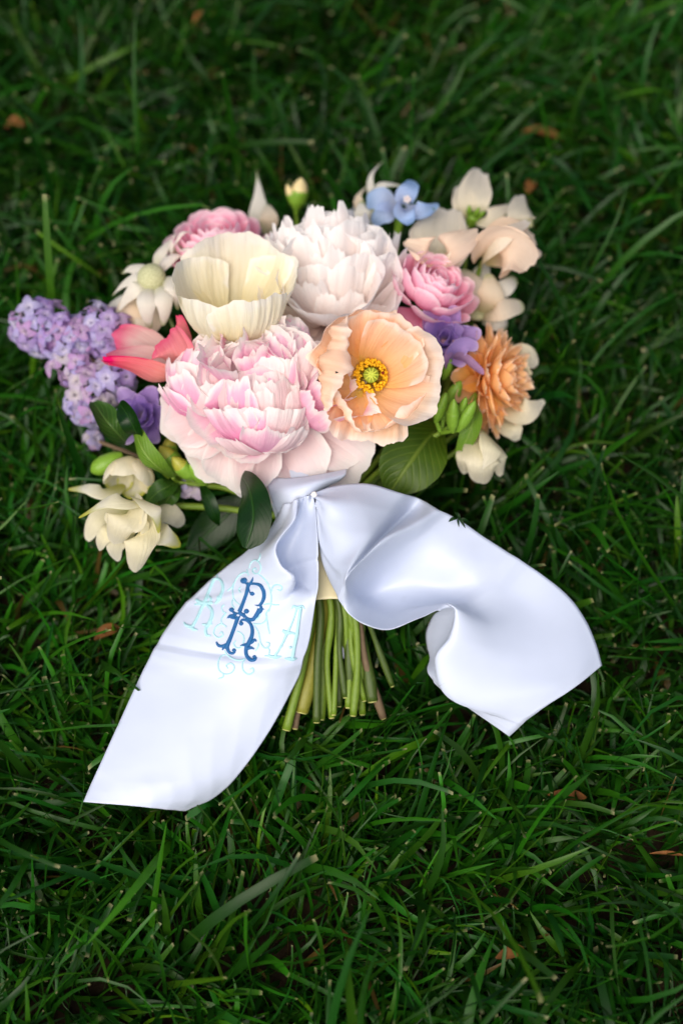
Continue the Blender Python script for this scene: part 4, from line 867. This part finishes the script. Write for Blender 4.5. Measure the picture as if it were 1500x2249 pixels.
# ------------------------------------------------------------------ ribbon
def cloth(root, name, rows, mat, nu=40, nv=110, thick=0.0003, wr=.0, creases=(), seed=1):
    A = np.array([[at(*p) for p in r] for r in rows])       # rows x cols x 3
    B = np.stack([catmull(A[:, j], nv) for j in range(A.shape[1])], 1)
    C_ = np.stack([catmull(B[i], nu) for i in range(nv)], 0)
    UV = np.stack(np.meshgrid(np.linspace(0, 1, nu), np.linspace(0, 1, nv)), -1).reshape(-1, 2)
    if wr or creases:
        rng = np.random.default_rng(seed); S, T = np.meshgrid(np.linspace(0, 1, nu), np.linspace(0, 1, nv))
        n_ = unit(np.cross(np.gradient(C_, axis=1), np.gradient(C_, axis=0))); n_ = n_*np.sign(n_[..., 2:3])
        d = 0
        for _ in range(9):
            k1, k2 = rng.normal(0, 9), rng.normal(0, 16); d = d+(1-2*np.abs(np.sin(k1*S+k2*T+rng.uniform(0, 6))))*rng.uniform(.3, 1)*(.5+.5*np.sin(3*S+5*T+rng.uniform(0, 6)))
        d = d*wr
        for t0, tilt, h, w in creases: d = d+h*np.maximum(0, 1-np.abs(T-t0-tilt*(S-.5))/w)
        # gathers close to the knot
        d = d+.0011*np.exp(-T/.07)*np.sin(S*26+rng.uniform(0, 6))
        C_ = C_+n_*d[..., None]
    o = put(root, name, C_.reshape(-1, 3), grid_faces(nv, nu), mat, UV)
    m = o.modifiers.new('thickness', 'SOLIDIFY'); m.thickness = thick; m.offset = 0
    return o, C_
RB = thing('ribbon', 'wide white satin ribbon tied round the stems with two long tails', 'ribbon', at(690, 1100, .05))
left_rows = [
    [(618, 1112, .060), (636, 1104, .067), (655, 1096, .071), (664, 1092, .068), (675, 1088, .070), (688, 1084, .068)],
    [(588, 1165, .050), (614, 1158, .060), (646, 1142, .072), (645, 1150, .058), (670, 1144, .056), (694, 1145, .066)],
    [(535, 1215, .036), (570, 1210, .052), (607, 1196, .070), (604, 1208, .050), (650, 1206, .046), (699, 1210, .064)],
    [(490, 1250, .030), (545, 1254, .046), (614, 1238, .067), (614, 1244, .046), (655, 1246, .044), (699, 1250, .060)],
    [(450, 1285, .025), (520, 1292, .040), (640, 1278, .061), (642, 1278, .044), (668, 1282, .045), (698, 1290, .058)],
    [(400, 1335, .020), (480, 1345, .034), (590, 1335, .046), (648, 1318, .051), (674, 1314, .053), (693, 1320, .053)],
    [(352, 1400, .020), (430, 1412, .028), (520, 1418, .035), (600, 1412, .041), (645, 1405, .042), (681, 1400, .040)],
    [(332, 1438, .020), (412, 1450, .026), (500, 1458, .032), (582, 1462, .037), (632, 1458, .037), (667, 1450, .035)],
    [(310, 1482, .019), (392, 1494, .023), (478, 1503, .027), (558, 1508, .029), (610, 1505, .028), (651, 1497, .025)],
    [(262, 1586, .017), (340, 1594, .020), (415, 1600, .022), (485, 1604, .021), (545, 1607, .019), (591, 1607, .016)],
    [(222, 1674, .015), (290, 1684, .017), (360, 1690, .018), (425, 1694, .017), (480, 1696, .014), (528, 1697, .009)],
    [(200, 1722, .013), (260, 1731, .015), (325, 1737, .016), (385, 1741, .014), (438, 1744, .009), (478, 1748, .001)],
    [(183, 1762, .012), (230, 1766, .013), (280, 1770, .013), (330, 1775, .011), (372, 1780, .006), (408, 1783, -.002)]]
TAIL_L, GL = cloth(RB, 'ribbon_tail', left_rows, M['satin'], 64, 190, wr=.00016, creases=[(.545, .05, -.0012, .035), (.30, -.2, .0007, .02)], seed=3)
TAIL_L['label'] = 'ribbon tail with blue embroidered letters'
right_rows = [
    [(688, 1084, .068), (691, 1092, .070), (694, 1100, .070), (696, 1108, .067), (697, 1118, .062)],
    [(735, 1068, .068), (725, 1105, .078), (715, 1150, .074), (706, 1190, .066), (704, 1215, .056)],
    [(808, 1063, .066), (785, 1115, .076), (760, 1175, .078), (735, 1235, .071), (721, 1270, .056)],
    [(880, 1083, .060), (850, 1130, .067), (812, 1180, .077), (765, 1245, .081), (738, 1305, .062)],
    [(922, 1096, .046), (888, 1135, .045), (832, 1188, .064), (766, 1258, .081), (744, 1318, .062)],
    [(960, 1118, .058), (905, 1152, .066), (838, 1192, .075), (768, 1266, .078), (752, 1330, .060)],
    [(988, 1131, .053), (930, 1177, .055), (862, 1224, .053), (792, 1288, .048), (768, 1350, .059)],
    [(1025, 1153, .050), (960, 1210, .049), (880, 1262, .039), (822, 1306, .033), (800, 1371, .061)],
    [(1060, 1177, .048), (1000, 1237, .047), (925, 1287, .035), (872, 1326, .039), (852, 1383, .063)],
    [(1095, 1200, .045), (1040, 1263, .043), (975, 1306, .037), (926, 1331, .048), (912, 1361, .065)],
    [(1135, 1226, .042), (1085, 1290, .041), (1030, 1330, .044), (992, 1331, .060), (972, 1338, .058)],
    [(1190, 1262, .037), (1140, 1325, .036), (1080, 1365, .044), (1004, 1352, .059), (952, 1352, .030)],
    [(1248, 1310, .031), (1190, 1375, .033), (1105, 1420, .041), (994, 1400, .053), (934, 1392, .016)],
    [(1286, 1362, .027), (1230, 1430, .032), (1140, 1470, .036), (968, 1452, .045), (943, 1442, .014)],
    [(1309, 1415, .024), (1255, 1480, .030), (1165, 1520, .033), (1010, 1540, .032), (953, 1498, .024)],
    [(1322, 1462, .020), (1268, 1506, .027), (1205, 1548, .027), (1160, 1580, .022), (1118, 1619, .012)]]
right_rows = [r[:4]+[((r[3][0]*.86+r[4][0]*.14), (r[3][1]*.86+r[4][1]*.14), r[3][2]*.55+r[4][2]*.45) if 9 <= i <= 13 else ((r[3][0]+r[4][0])/2, (r[3][1]+r[4][1])/2, (r[3][2]+r[4][2])/2+.001)]+r[4:] for i, r in enumerate(right_rows)]
TAIL_R, GR = cloth(RB, 'ribbon_tail', right_rows, M['satin'], 64, 210, wr=.00018, creases=[(.66, -.02, .0011, .03)], seed=5)
# collar round the stems: an elliptical sleeve with soft pleats, flaring towards the flowers
def sleeve(name, stations, mat, seed, pleat=.03):
    rng = np.random.default_rng(seed); th = np.linspace(0, 2*np.pi, 49)[:-1]; Vs = []
    n = 30; st = np.array([[*at(u, v, z), rx*PXM, rz*PXM] for u, v, z, rx, rz in stations]); S = np.stack([catmull(np.c_[st[:, k], st[:, k]*0, st[:, k]*0], n)[:, 0] for k in range(5)], 1)
    ph = rng.uniform(0, 6.28, 4)
    for i in range(n):
        w = 1+pleat*(np.sin(3*th+ph[0]+i*.10)+.6*np.sin(7*th+ph[1]-i*.08)+.4*np.sin(13*th+ph[2]+i*.05))
        c = S[i, :3]; Vs.append(c+np.outer(np.cos(th)*S[i, 3]*w, RGT)+np.outer(np.sin(th)*S[i, 4]*w, np.array([0, 0, 1.0])))
    F = [(i*48+j, i*48+(j+1) % 48, (i+1)*48+(j+1) % 48, (i+1)*48+j) for i in range(n-1) for j in range(48)]
    UV = np.stack([np.tile(th/6.2832, n), np.repeat(np.linspace(0, 1, n), 48)], -1)
    o = put(RB, name, np.vstack(Vs), F, mat, UV); m = o.modifiers.new('thickness', 'SOLIDIFY'); m.thickness = .0005; return o
sleeve('collar', [(668, 1028, .036, 96, 74), (664, 1050, .036, 92, 74), (668, 1085, .036, 82, 74), (678, 1130, .034, 74, 72), (700, 1220, .032, 72, 70)], M['satin'], 1, .035)
sleeve('under_wrap', [(690, 1190, .030, 70, 66), (712, 1260, .029, 68, 64), (728, 1338, .028, 72, 60)], M['satin_under'], 2, .02)
# crossing folds of the collar above the pins
cloth(RB, 'collar_fold', [[(584, 1048, .050), (590, 1075, .058), (600, 1105, .058), (612, 1130, .054)], [(640, 1050, .062), (640, 1072, .068), (645, 1098, .066), (652, 1120, .060)], [(700, 1042, .064), (695, 1058, .070), (690, 1076, .068), (688, 1092, .062)], [(762, 1030, .056), (758, 1044, .060), (742, 1058, .058), (722, 1066, .052)]], M['satin'], 24, 40)
cloth(RB, 'ribbon_end', [[(752, 1330, .022), (775, 1330, .022)], [(752, 1400, .018), (778, 1400, .018)], [(748, 1446, .014), (776, 1448, .014)]], M['satin'], 10, 20)

for u, v, z, lab in ((690, 1086, .0745, 'small pearl pin where the ribbon tails meet'), (622, 1131, .060, 'small pearl pin in the shaded fold of the ribbon collar')):
    c = at(u, v, z); r = thing('pearl_pin', lab, 'pin', c, 'pearl pins')
    V, F, UV = bud_geo(c-TOC*.0018, c+TOC*.0018, .0018, 12, 14, 0, ((0, .1), (.1, .6), (.3, .92), (.5, 1), (.7, .92), (.9, .6), (1, .1))); put(r, 'pearl', V, F, M['pearl'], UV, foot=False)
    V, F, UV = tube_geo([c-TOC*.0015, c-TOC*.010-RGT*.004], [.0003, .0003], 3, 6); put(r, 'needle', V, F, M['pearl'], UV, foot=False)

r = thing('grass_clipping', 'tiny dark green sprig lying on the upper edge of the plain ribbon tail', 'sprig', at(1008, 1138, .056))
for (u0, v0, u1, v1, w) in ((985, 1146, 1004, 1139, 9), (1002, 1132, 1022, 1160, 7), (998, 1124, 1012, 1142, 8), (1006, 1142, 1030, 1146, 8), (1004, 1140, 1008, 1158, 5)):
    spetal(r, [at(u0, v0, .057), at((u0+u1)/2, (v0+v1)/2-3, .059), at(u1, v1, .057)], w, np.array([0, 0, 1.0]), M['leaf_dark'], name='leaflet', cup=.5, rnd=0, nu=5, nv=7, shape='leaf', foot=False)

# --- embroidery: raised thread laid on the tail's surface
GV = GL.reshape(-1, 3); BV = BVHTree.FromPolygons([tuple(p) for p in GV], grid_faces(*GL.shape[:2]))
def zo(p): return (380+p[0]*.22667, 1190+p[1]*.22667)
def on_cloth(u, v):
    d = unit(at(u, v, 0)-CAM); h, n, _, _ = BV.ray_cast(Vector(CAM), Vector(d))
    if h is None: return None
    n = np.array(n); n = n if np.dot(n, TOC) > 0 else -n
    return np.array(h), n
def stitch_geo(strokes, lift):
    """raised satin-stitch bands: a list of (points in close-up pixels, widths)"""
    Vs, Fs, UVs, k = [], [], [], 0
    for pts, ws in strokes:
        n = max(8, 5*len(pts)); P2 = catmull(np.c_[np.array(pts, float), np.zeros(len(pts))], n)[:, :2]
        w2 = np.interp(np.linspace(0, 1, n), np.linspace(0, 1, len(ws)), ws) if not np.isscalar(ws) else np.full(n, float(ws))
        hits = [on_cloth(*zo(p)) for p in P2]
        if any(h is None for h in hits): continue
        C_ = np.array([h[0] for h in hits]); Nn = unit(np.array([h[1] for h in hits])); T = unit(np.gradient(C_, axis=0)); Sd = unit(np.cross(Nn, T))
        cs = np.linspace(-1, 1, 7); wr = w2*.22667*.000262/2; hh = np.minimum(wr*.75, lift)
        prof_ = np.sqrt(np.maximum(1-cs**2, 0))
        V = C_[:, None]+Sd[:, None]*(wr[:, None]*cs)[..., None]+Nn[:, None]*(hh[:, None]*prof_*1.0+.0003-.0006*(np.abs(cs) > .99))[..., None]
        Ltot = np.r_[0, np.cumsum(np.linalg.norm(np.diff(C_, axis=0), axis=1))]
        UVs.append(np.stack([np.tile((cs+1)/2, n), np.repeat(Ltot/.06, 7)], -1)); Vs.append(V.reshape(-1, 3)); Fs += [[q+k for q in f] for f in grid_faces(n, 7)]; k += n*7
    return np.vstack(Vs), Fs, np.vstack(UVs)
def ball(x, y, r): return ([(x-r, y), (x-r*.5, y), (x, y), (x+r*.5, y), (x+r, y)], [.2*r, 1.7*r, 2*r, 1.7*r, .2*r])
blue = [([(742, 395), (728, 450), (705, 530), (675, 610), (645, 680)], [54, 46, 40, 42, 50]), ([(778, 340), (772, 372), (752, 410)], [4, 26, 34]), ([(755, 410), (735, 415), (700, 400)], [34, 30, 22]), ball(690, 378, 34),
        ([(756, 408), (800, 408), (848, 425), (880, 475), (884, 530), (868, 580), (838, 622)], [26, 30, 40, 46, 44, 38, 34]), ([(838, 615), (845, 655), (815, 705), (780, 752), (735, 752), (700, 722), (690, 690)], [46, 70, 52, 44, 36, 26, 18]), ([(830, 640), (890, 656)], [44, 4]), ([(840, 622), (792, 612)], [30, 4]),
        ball(714, 674, 27), ([(738, 460), (748, 490), (766, 504)], [12, 18, 22]), ball(770, 504, 24), ball(570, 660, 26), ([(570, 665), (600, 695), (640, 710)], [24, 34, 46]), ([(524, 742), (560, 722), (610, 715)], [6, 46, 30]), ([(640, 690), (670, 705), (700, 735)], [56, 40, 30]), ([(560, 735), (600, 742), (640, 730)], [24, 30, 40]),
        ([(642, 700), (618, 770), (590, 850), (560, 930), (530, 1000), (522, 1040)], [50, 46, 42, 44, 52, 50]), ([(422, 972), (440, 1005), (480, 1012), (525, 995)], [20, 34, 34, 40]), ([(480, 1050), (495, 1025), (520, 1010)], [16, 30, 30]), ([(525, 1020), (545, 1070), (580, 1082), (606, 1062)], [46, 36, 30, 24]), ball(594, 1052, 22),
        ball(662, 794, 24), ([(650, 780), (672, 758), (712, 762), (750, 795), (770, 850), (765, 915), (742, 970), (722, 1010)], [18, 26, 32, 36, 42, 46, 52, 56]), ([(655, 1008), (690, 1000), (722, 1000)], [12, 34, 44]), ([(722, 985), (765, 978), (790, 952), (812, 968)], [34, 30, 34, 14]), ([(718, 1005), (708, 1060), (718, 1110), (750, 1146), (790, 1148), (808, 1122)], [52, 44, 44, 42, 36, 26]), ball(790, 1116, 20), ([(715, 1040), (755, 1028), (790, 1040)], [34, 34, 16])]
V, F, UV = stitch_geo(blue, .0011)
e = put(RB, 'embroidered_letter', V, F, M['thread_blue'], UV, foot=False); e.parent = TAIL_L; e['label'] = 'deep blue embroidered ornate letter R'
V, F, UV = stitch_geo([([(x-16, y), (x-8, y), (x, y), (x+8, y), (x+16, y)], [4, 26, 30, 26, 4]) for x, y in ((634, 713), (832, 634))], .0009); V = V+TOC*.0008
e = put(RB, 'stitched_dot', V, F, M['satin'], UV, foot=False); e.parent = TAIL_L
aR = [([(398, 365), (372, 430), (340, 510), (308, 590), (278, 650), (245, 725), (205, 800), (180, 835)], [44, 34, 36, 46, 36, 32, 34, 40]), ([(352, 340), (380, 362), (432, 338)], [14, 30, 16]), ([(430, 320), (432, 350)], [8, 20]), ([(405, 362), (450, 365), (482, 410), (486, 470), (462, 530), (440, 570), (410, 606)], [24, 26, 32, 36, 44, 40, 22]), ball(450, 545, 26),
      ([(228, 565), (270, 590), (330, 600), (392, 590)], [26, 40, 50, 22]), ([(210, 610), (250, 605), (290, 610)], [14, 24, 30]), ([(330, 610), (376, 660), (380, 720), (358, 780), (335, 820)], [26, 34, 40, 44, 40]), ([(335, 810), (318, 860), (330, 905), (368, 912)], [36, 34, 30, 14]), ([(285, 800), (320, 806), (385, 796)], [14, 28, 12]), ([(108, 785), (130, 812), (175, 828), (205, 850), (240, 858)], [16, 30, 36, 32, 14]), ([(350, 530), (370, 560), (352, 600)], [18, 26, 18])]
V, F, UV = stitch_geo([(p, [q*1.15 for q in w]) for p, w in aR], .0008); e = put(RB, 'embroidered_letter', V, F, M['thread_aqua'], UV, foot=False); e.parent = TAIL_L; e['label'] = 'pale aqua embroidered letter R'
aA = [([(1205, 640), (1175, 730), (1140, 820), (1100, 900), (1062, 985), (1020, 1060), (990, 1105)], [22, 20, 22, 30, 24, 24, 30]), ([(1240, 640), (1225, 730), (1212, 820), (1200, 905), (1180, 1000), (1165, 1080), (1155, 1130)], [34, 32, 32, 36, 34, 34, 40]), ([(1152, 650), (1170, 625), (1210, 640), (1250, 622), (1275, 650)], [12, 22, 34, 22, 12]), ([(1062, 862), (1110, 880), (1160, 885), (1215, 905)], [30, 40, 24, 20]), ([(1075, 890), (1110, 870), (1120, 840)], [14, 28, 10]),
      ([(888, 1108), (930, 1108), (990, 1118), (1052, 1112)], [12, 26, 40, 14]), ([(1078, 1135), (1120, 1135), (1160, 1140), (1196, 1132)], [12, 32, 40, 14]), ball(1052, 1010, 14), ball(1138, 1025, 14), ([(920, 1030), (935, 1055), (930, 1100)], [12, 20, 14])]
V, F, UV = stitch_geo([(p, [q*1.1 for q in w]) for p, w in aA], .0008); e = put(RB, 'embroidered_letter', V, F, M['thread_aqua'], UV, foot=False); e.parent = TAIL_L; e['label'] = 'pale aqua embroidered letter A'
sw = 16
scroll = [[(730, 300), (680, 305), (630, 345), (590, 420), (582, 500), (600, 570), (660, 620)], [(720, 270), (728, 300), (736, 330)], [(835, 315), (880, 350), (920, 405), (945, 470), (955, 550), (945, 620), (930, 680)], [(740, 260), (760, 205), (800, 180), (840, 205), (855, 255), (835, 300), (795, 310), (775, 280), (800, 255), (815, 275)], [(815, 195), (842, 165), (850, 118)],
          [(960, 480), (965, 440), (1000, 415), (1040, 420), (1058, 445), (1040, 470), (1015, 460)], [(880, 610), (930, 600), (975, 610), (1032, 612)], [(930, 650), (905, 700), (915, 760), (922, 820), (938, 895)], [(900, 690), (910, 740), (870, 790), (800, 800), (775, 790)], [(850, 690), (835, 730), (800, 760)],
          [(500, 610), (475, 640), (490, 680), (515, 690)], [(520, 690), (485, 730), (470, 780), (520, 830)], [(520, 820), (460, 800), (410, 840), (398, 895), (440, 930), (485, 910), (475, 875), (452, 892)], [(660, 440), (640, 470), (660, 495)], [(530, 480), (575, 440), (590, 400)], [(580, 560), (575, 610), (600, 650)],
          [(790, 815), (825, 870), (840, 930), (850, 980), (885, 1030), (925, 1020), (935, 985), (905, 975)], [(620, 870), (665, 890), (690, 940), (670, 1010), (620, 1030), (590, 990), (612, 960)], [(500, 1055), (540, 1110), (600, 1145), (660, 1150), (705, 1135)], [(515, 1090), (460, 1120), (438, 1190), (455, 1255), (515, 1285), (575, 1262), (595, 1210), (560, 1180), (518, 1200), (535, 1232)], [(488, 1272), (485, 1310), (440, 1330)], [(700, 1140), (672, 1190), (685, 1250), (735, 1285), (780, 1260), (775, 1225), (748, 1235)], [(800, 1060), (825, 1020), (830, 985)]]
V, F, UV = stitch_geo([(p, [sw*.8, sw*1.2, sw, sw*1.2, sw*.8]) for p in scroll], .0005); e = put(RB, 'embroidered_scroll', V, F, M['thread_aqua'], UV, foot=False); e.parent = TAIL_L; e['label'] = 'pale aqua embroidered scrollwork'

# ------------------------------------------------------------------ ground, fallen leaves and grass
me = mesh_from('ground', [(-4, -4, -.045), (4, -4, -.045), (4, 4, -.045), (-4, 4, -.045)], [(0, 1, 2, 3)])
tag(link('ground', me, M['soil']), 'dark soil under the lawn', None, None, 'structure')
for k, (u, v, L, w, a, lab) in enumerate([(1190, 296, 110, 34, -12, 'curled tan dead leaf lying alone in the grass beyond the sweet peas'), (1165, 412, 46, 34, 60, 'small brown dead leaf behind the hooded sweet pea'), (235, 1392, 60, 34, 30, 'brown dead leaf beside the embroidered ribbon tail'), (436, 40, 56, 18, 60, 'thin curved brown dead leaf in the grass far above the flowers'), (40, 275, 66, 44, 10, 'dark red brown dead leaf in shaded grass'), (1245, 1750, 80, 26, -5, 'orange brown dead leaf below the plain ribbon tail'), (1120, 2095, 60, 30, 20, 'small ochre dead leaf deep in the grass'), (1465, 1878, 70, 10, -4, 'straw coloured dry blade lying flat')]):
    zz = -.009 if k not in (2, 5, 6) else -.015
    c = at(u, v, zz); d = (RGT*math.cos(rad(a))+UPV*math.sin(rad(a))*np.array([1, 1, .2])); d = unit(d)
    r = thing('dead_leaf', lab, 'leaf', c, 'dead leaves in the grass')
    h = L*.00028/2
    spetal(r, [c-d*h, c-d*h*.3+np.array([0, 0, .004]), c+d*h*.4+np.array([0, 0, .003]), c+d*h], w, np.array([0, 0, 1.0]), M['dead'], name='blade', cup=.7, rnd=0, ruf=.12, rf=2, notch=.0, nu=9, nv=13, shape='leaf', foot=False)

# height map of everything above the lawn, so blades bend under it
CELL = .004; X0, Y0, NX, NY = -.40, -.45, 200, 260
cap = np.full((NX, NY), 9.0)
AV = np.vstack(FOOT)
ix = ((AV[:, 0]-X0)/CELL).astype(int); iy = ((AV[:, 1]-Y0)/CELL).astype(int)
ok = (ix >= 1) & (ix < NX-1) & (iy >= 1) & (iy < NY-1)
for dx in (-1, 0, 1):
    for dy in (-1, 0, 1):
        np.minimum.at(cap, (ix[ok]+dx, iy[ok]+dy), AV[ok, 2]-.0015)
cap = np.maximum(cap, -.03)
top = np.full((NX, NY), -9.0)
for dx in (-1, 0, 1):
    for dy in (-1, 0, 1):
        np.maximum.at(top, (ix[ok]+dx, iy[ok]+dy), AV[ok, 2]+.005)

def lawn(name, n, box, hole, seg, lenr, widr, label, seed, cols3=True, lay=1.0):
    rng = np.random.default_rng(seed)
    x = rng.uniform(box[0], box[1], n); y = rng.uniform(box[2], box[3], n)
    if hole:
        keep = ~((x > hole[0]) & (x < hole[1]) & (y > hole[2]) & (y < hole[3])); x, y = x[keep], y[keep]; n = len(x)
    # locally combed direction
    fld = np.zeros(n)
    for _ in range(7):
        k = rng.normal(0, 14, 2); fld += np.sin(k[0]*x+k[1]*y+rng.uniform(0, 6.28))
    az = fld*1.0+rng.normal(0, 1.0, n)
    L = rng.gamma(3.2, (lenr[1]-lenr[0])/8, n)+lenr[0]*.8; L = np.minimum(L, lenr[1]*1.35)
    W = (widr[0]+(widr[1]-widr[0])*rng.beta(1.2, 1.9, n))*(0.7+.3*L/lenr[1])
    th0 = np.abs(rng.normal(.30, .28, n)); bend = np.abs(rng.normal(1.3, .65, n))*lay
    t = np.r_[np.linspace(0, .965, seg), 1.0]
    th = th0[:, None]+bend[:, None]*t[None]**1.3
    th = np.minimum(th, 1.95)
    st = L[:, None]*np.diff(t)[None]
    rr = np.concatenate([np.zeros((n, 1)), np.cumsum(np.sin((th[:, 1:]+th[:, :-1])/2)*st, 1)], 1)
    zz = np.concatenate([np.zeros((n, 1)), np.cumsum(np.cos((th[:, 1:]+th[:, :-1])/2)*st, 1)], 1)-.045
    swirl = rng.normal(0, .6, n)
    a = az[:, None]+swirl[:, None]*t[None]
    px = x[:, None]+rr*np.cos(a); py = y[:, None]+rr*np.sin(a)
    ix = np.clip(((px-X0)/CELL).astype(int), 0, NX-1); iy = np.clip(((py-Y0)/CELL).astype(int), 0, NY-1)
    zc = cap[ix, iy]; over = np.all((zc > 8) | (zz > top[ix, iy]), axis=1) & ((zc < 8).sum(1) <= 2)
    zz = np.where(over[:, None], zz, np.minimum(zz, zc))
    zz = np.maximum(zz, -.044+.006*t[None])
    # cut blunt tip on most blades, pointed on some
    cut = rng.random(n) < .5
    tip = np.where(cut, .5, .04)
    wp = np.interp(t, [0, .25, .55, .8, .97, 1], [.7, 1, .95, .7, .22, 0])[None]+np.zeros((n, 1)); wp[:, -1] = tip
    wp[cut, -2] = .62; wp[cut, -3] = .85
    roll = rng.normal(0, .75, n)[:, None]+rng.normal(0, .8, n)[:, None]*t[None]
    sx, sy = -np.sin(a), np.cos(a)
    # blade frame: side horizontal, normal perpendicular to the run
    tx, ty, tz = np.sin(th)*np.cos(a), np.sin(th)*np.sin(a), np.cos(th)
    nx_, ny_, nz_ = -np.cos(th)*np.cos(a), -np.cos(th)*np.sin(a), np.sin(th)
    ex = sx*np.cos(roll)+nx_*np.sin(roll); ey = sy*np.cos(roll)+ny_*np.sin(roll); ez = nz_*np.sin(roll)
    mx = -sx*np.sin(roll)+nx_*np.cos(roll); my = -sy*np.sin(roll)+ny_*np.cos(roll); mz = nz_*np.cos(roll)
    hw = W[:, None]*wp/2
    cs = (-1, 0, 1) if cols3 else (-1, 1)
    Vv = []
    for c in cs:
        dip = 0 if c else -.22
        Vv.append(np.stack([px+ex*hw*c+mx*hw*dip, py+ey*hw*c+my*hw*dip, zz+ez*hw*c+mz*hw*dip], -1))
    V = np.stack(Vv, 2)                        # n, seg+1, cols, 3
    nc = len(cs); per = (seg+1)*nc
    i, j = np.meshgrid(np.arange(seg), np.arange(nc-1), indexing='ij'); q = (i*nc+j).ravel()
    quad = np.stack([q, q+1, q+nc+1, q+nc], 1)
    Fq = (np.arange(n)[:, None, None]*per+quad[None]).reshape(-1, 4)
    # blade colours
    g1, g2, g3, g4 = (np.array(lin(c)) for c in ((18, 86, 6), (48, 118, 8), (92, 132, 12), (26, 94, 32)))
    w = rng.dirichlet((1.3, 1.0, .5, .6), n)
    base = w[:, :1]*g1+w[:, 1:2]*g2+w[:, 2:3]*g3+w[:, 3:4]*g4
    base *= (.20+1.0*rng.beta(1.2, 2.0, n))[:, None]
    patch = sum(np.sin(k[0]*x+k[1]*y+k[2]) for k in np.c_[rng.normal(0, 9, (5, 2)), rng.uniform(0, 6.28, 5)])/3
    base *= (1+.30*np.clip(patch, -1, 1))[:, None]*np.array([1, 1, 1])+0
    dead = (rng.random(n) < .03) & (L < .062)
    base[dead] = np.array(lin((120, 90, 46)))*rng.uniform(.5, 1.0, dead.sum())[:, None]
    C_ = np.repeat(base[:, None], seg+1, 1)
    pale = np.array(lin((176, 168, 120)))
    C_[cut, -1] = C_[cut, -1]*.2+pale*.8
    C_ = np.repeat(C_[:, :, None], nc, 2)
    me = bpy.data.meshes.new(name)
    nvt, nf = n*per, len(Fq)
    me.vertices.add(nvt); me.vertices.foreach_set('co', V.reshape(-1).astype(np.float32))
    me.loops.add(nf*4); me.loops.foreach_set('vertex_index', Fq.ravel().astype(np.int32))
    me.polygons.add(nf); me.polygons.foreach_set('loop_start', (np.arange(nf)*4).astype(np.int32))
    me.polygons.foreach_set('use_smooth', np.ones(nf, dtype=bool))
    at_ = me.color_attributes.new('blade_colour', 'FLOAT_COLOR', 'POINT')
    at_.data.foreach_set('color', np.concatenate([C_, np.ones((*C_.shape[:3], 1))], -1).reshape(-1).astype(np.float32))
    me.update(); me.validate()
    o = link(name, me, M['grass']); tag(o, label, 'grass', None, 'stuff')
    return o
N = NT('grass_blade')
va = N.n('ShaderNodeVertexColor', layer_name='blade_colour')
geo = N.n('ShaderNodeNewGeometry'); nz = N.n('ShaderNodeTexNoise', i_Scale=220.0, i_Detail=3.0); N.l(geo.outputs['Position'], nz.inputs['Vector'])
cc = N.mix(N.math('MULTIPLY', nz.outputs[0], 0.5), va.outputs[0], rgba((24, 62, 14)), 'MIX')
pb = N.n('ShaderNodeBsdfPrincipled', i_Roughness=0.42); pb.inputs['Specular IOR Level'].default_value = 0.3
N.l(cc, pb.inputs['Base Color'])
tr = N.n('ShaderNodeBsdfTranslucent'); N.l(cc, tr.inputs[0])
mx = N.n('ShaderNodeMixShader', i_Fac=0.3); N.l(pb.outputs[0], mx.inputs[1]); N.l(tr.outputs[0], mx.inputs[2]); N.l(mx.outputs[0], N.out.inputs[0])
M['grass'] = N.m
near = (-.42, .42, -.42, .56)
lawn('grass', 33000, near, None, 7, (.03, .115), (.0010, .0068), 'short mown green lawn grass round and under the bouquet', 1)
lawn('grass', 26000, (-1.1, 1.1, -1.0, 1.4), near, 5, (.035, .09), (.003, .006), 'mown green lawn grass further out', 2, False)
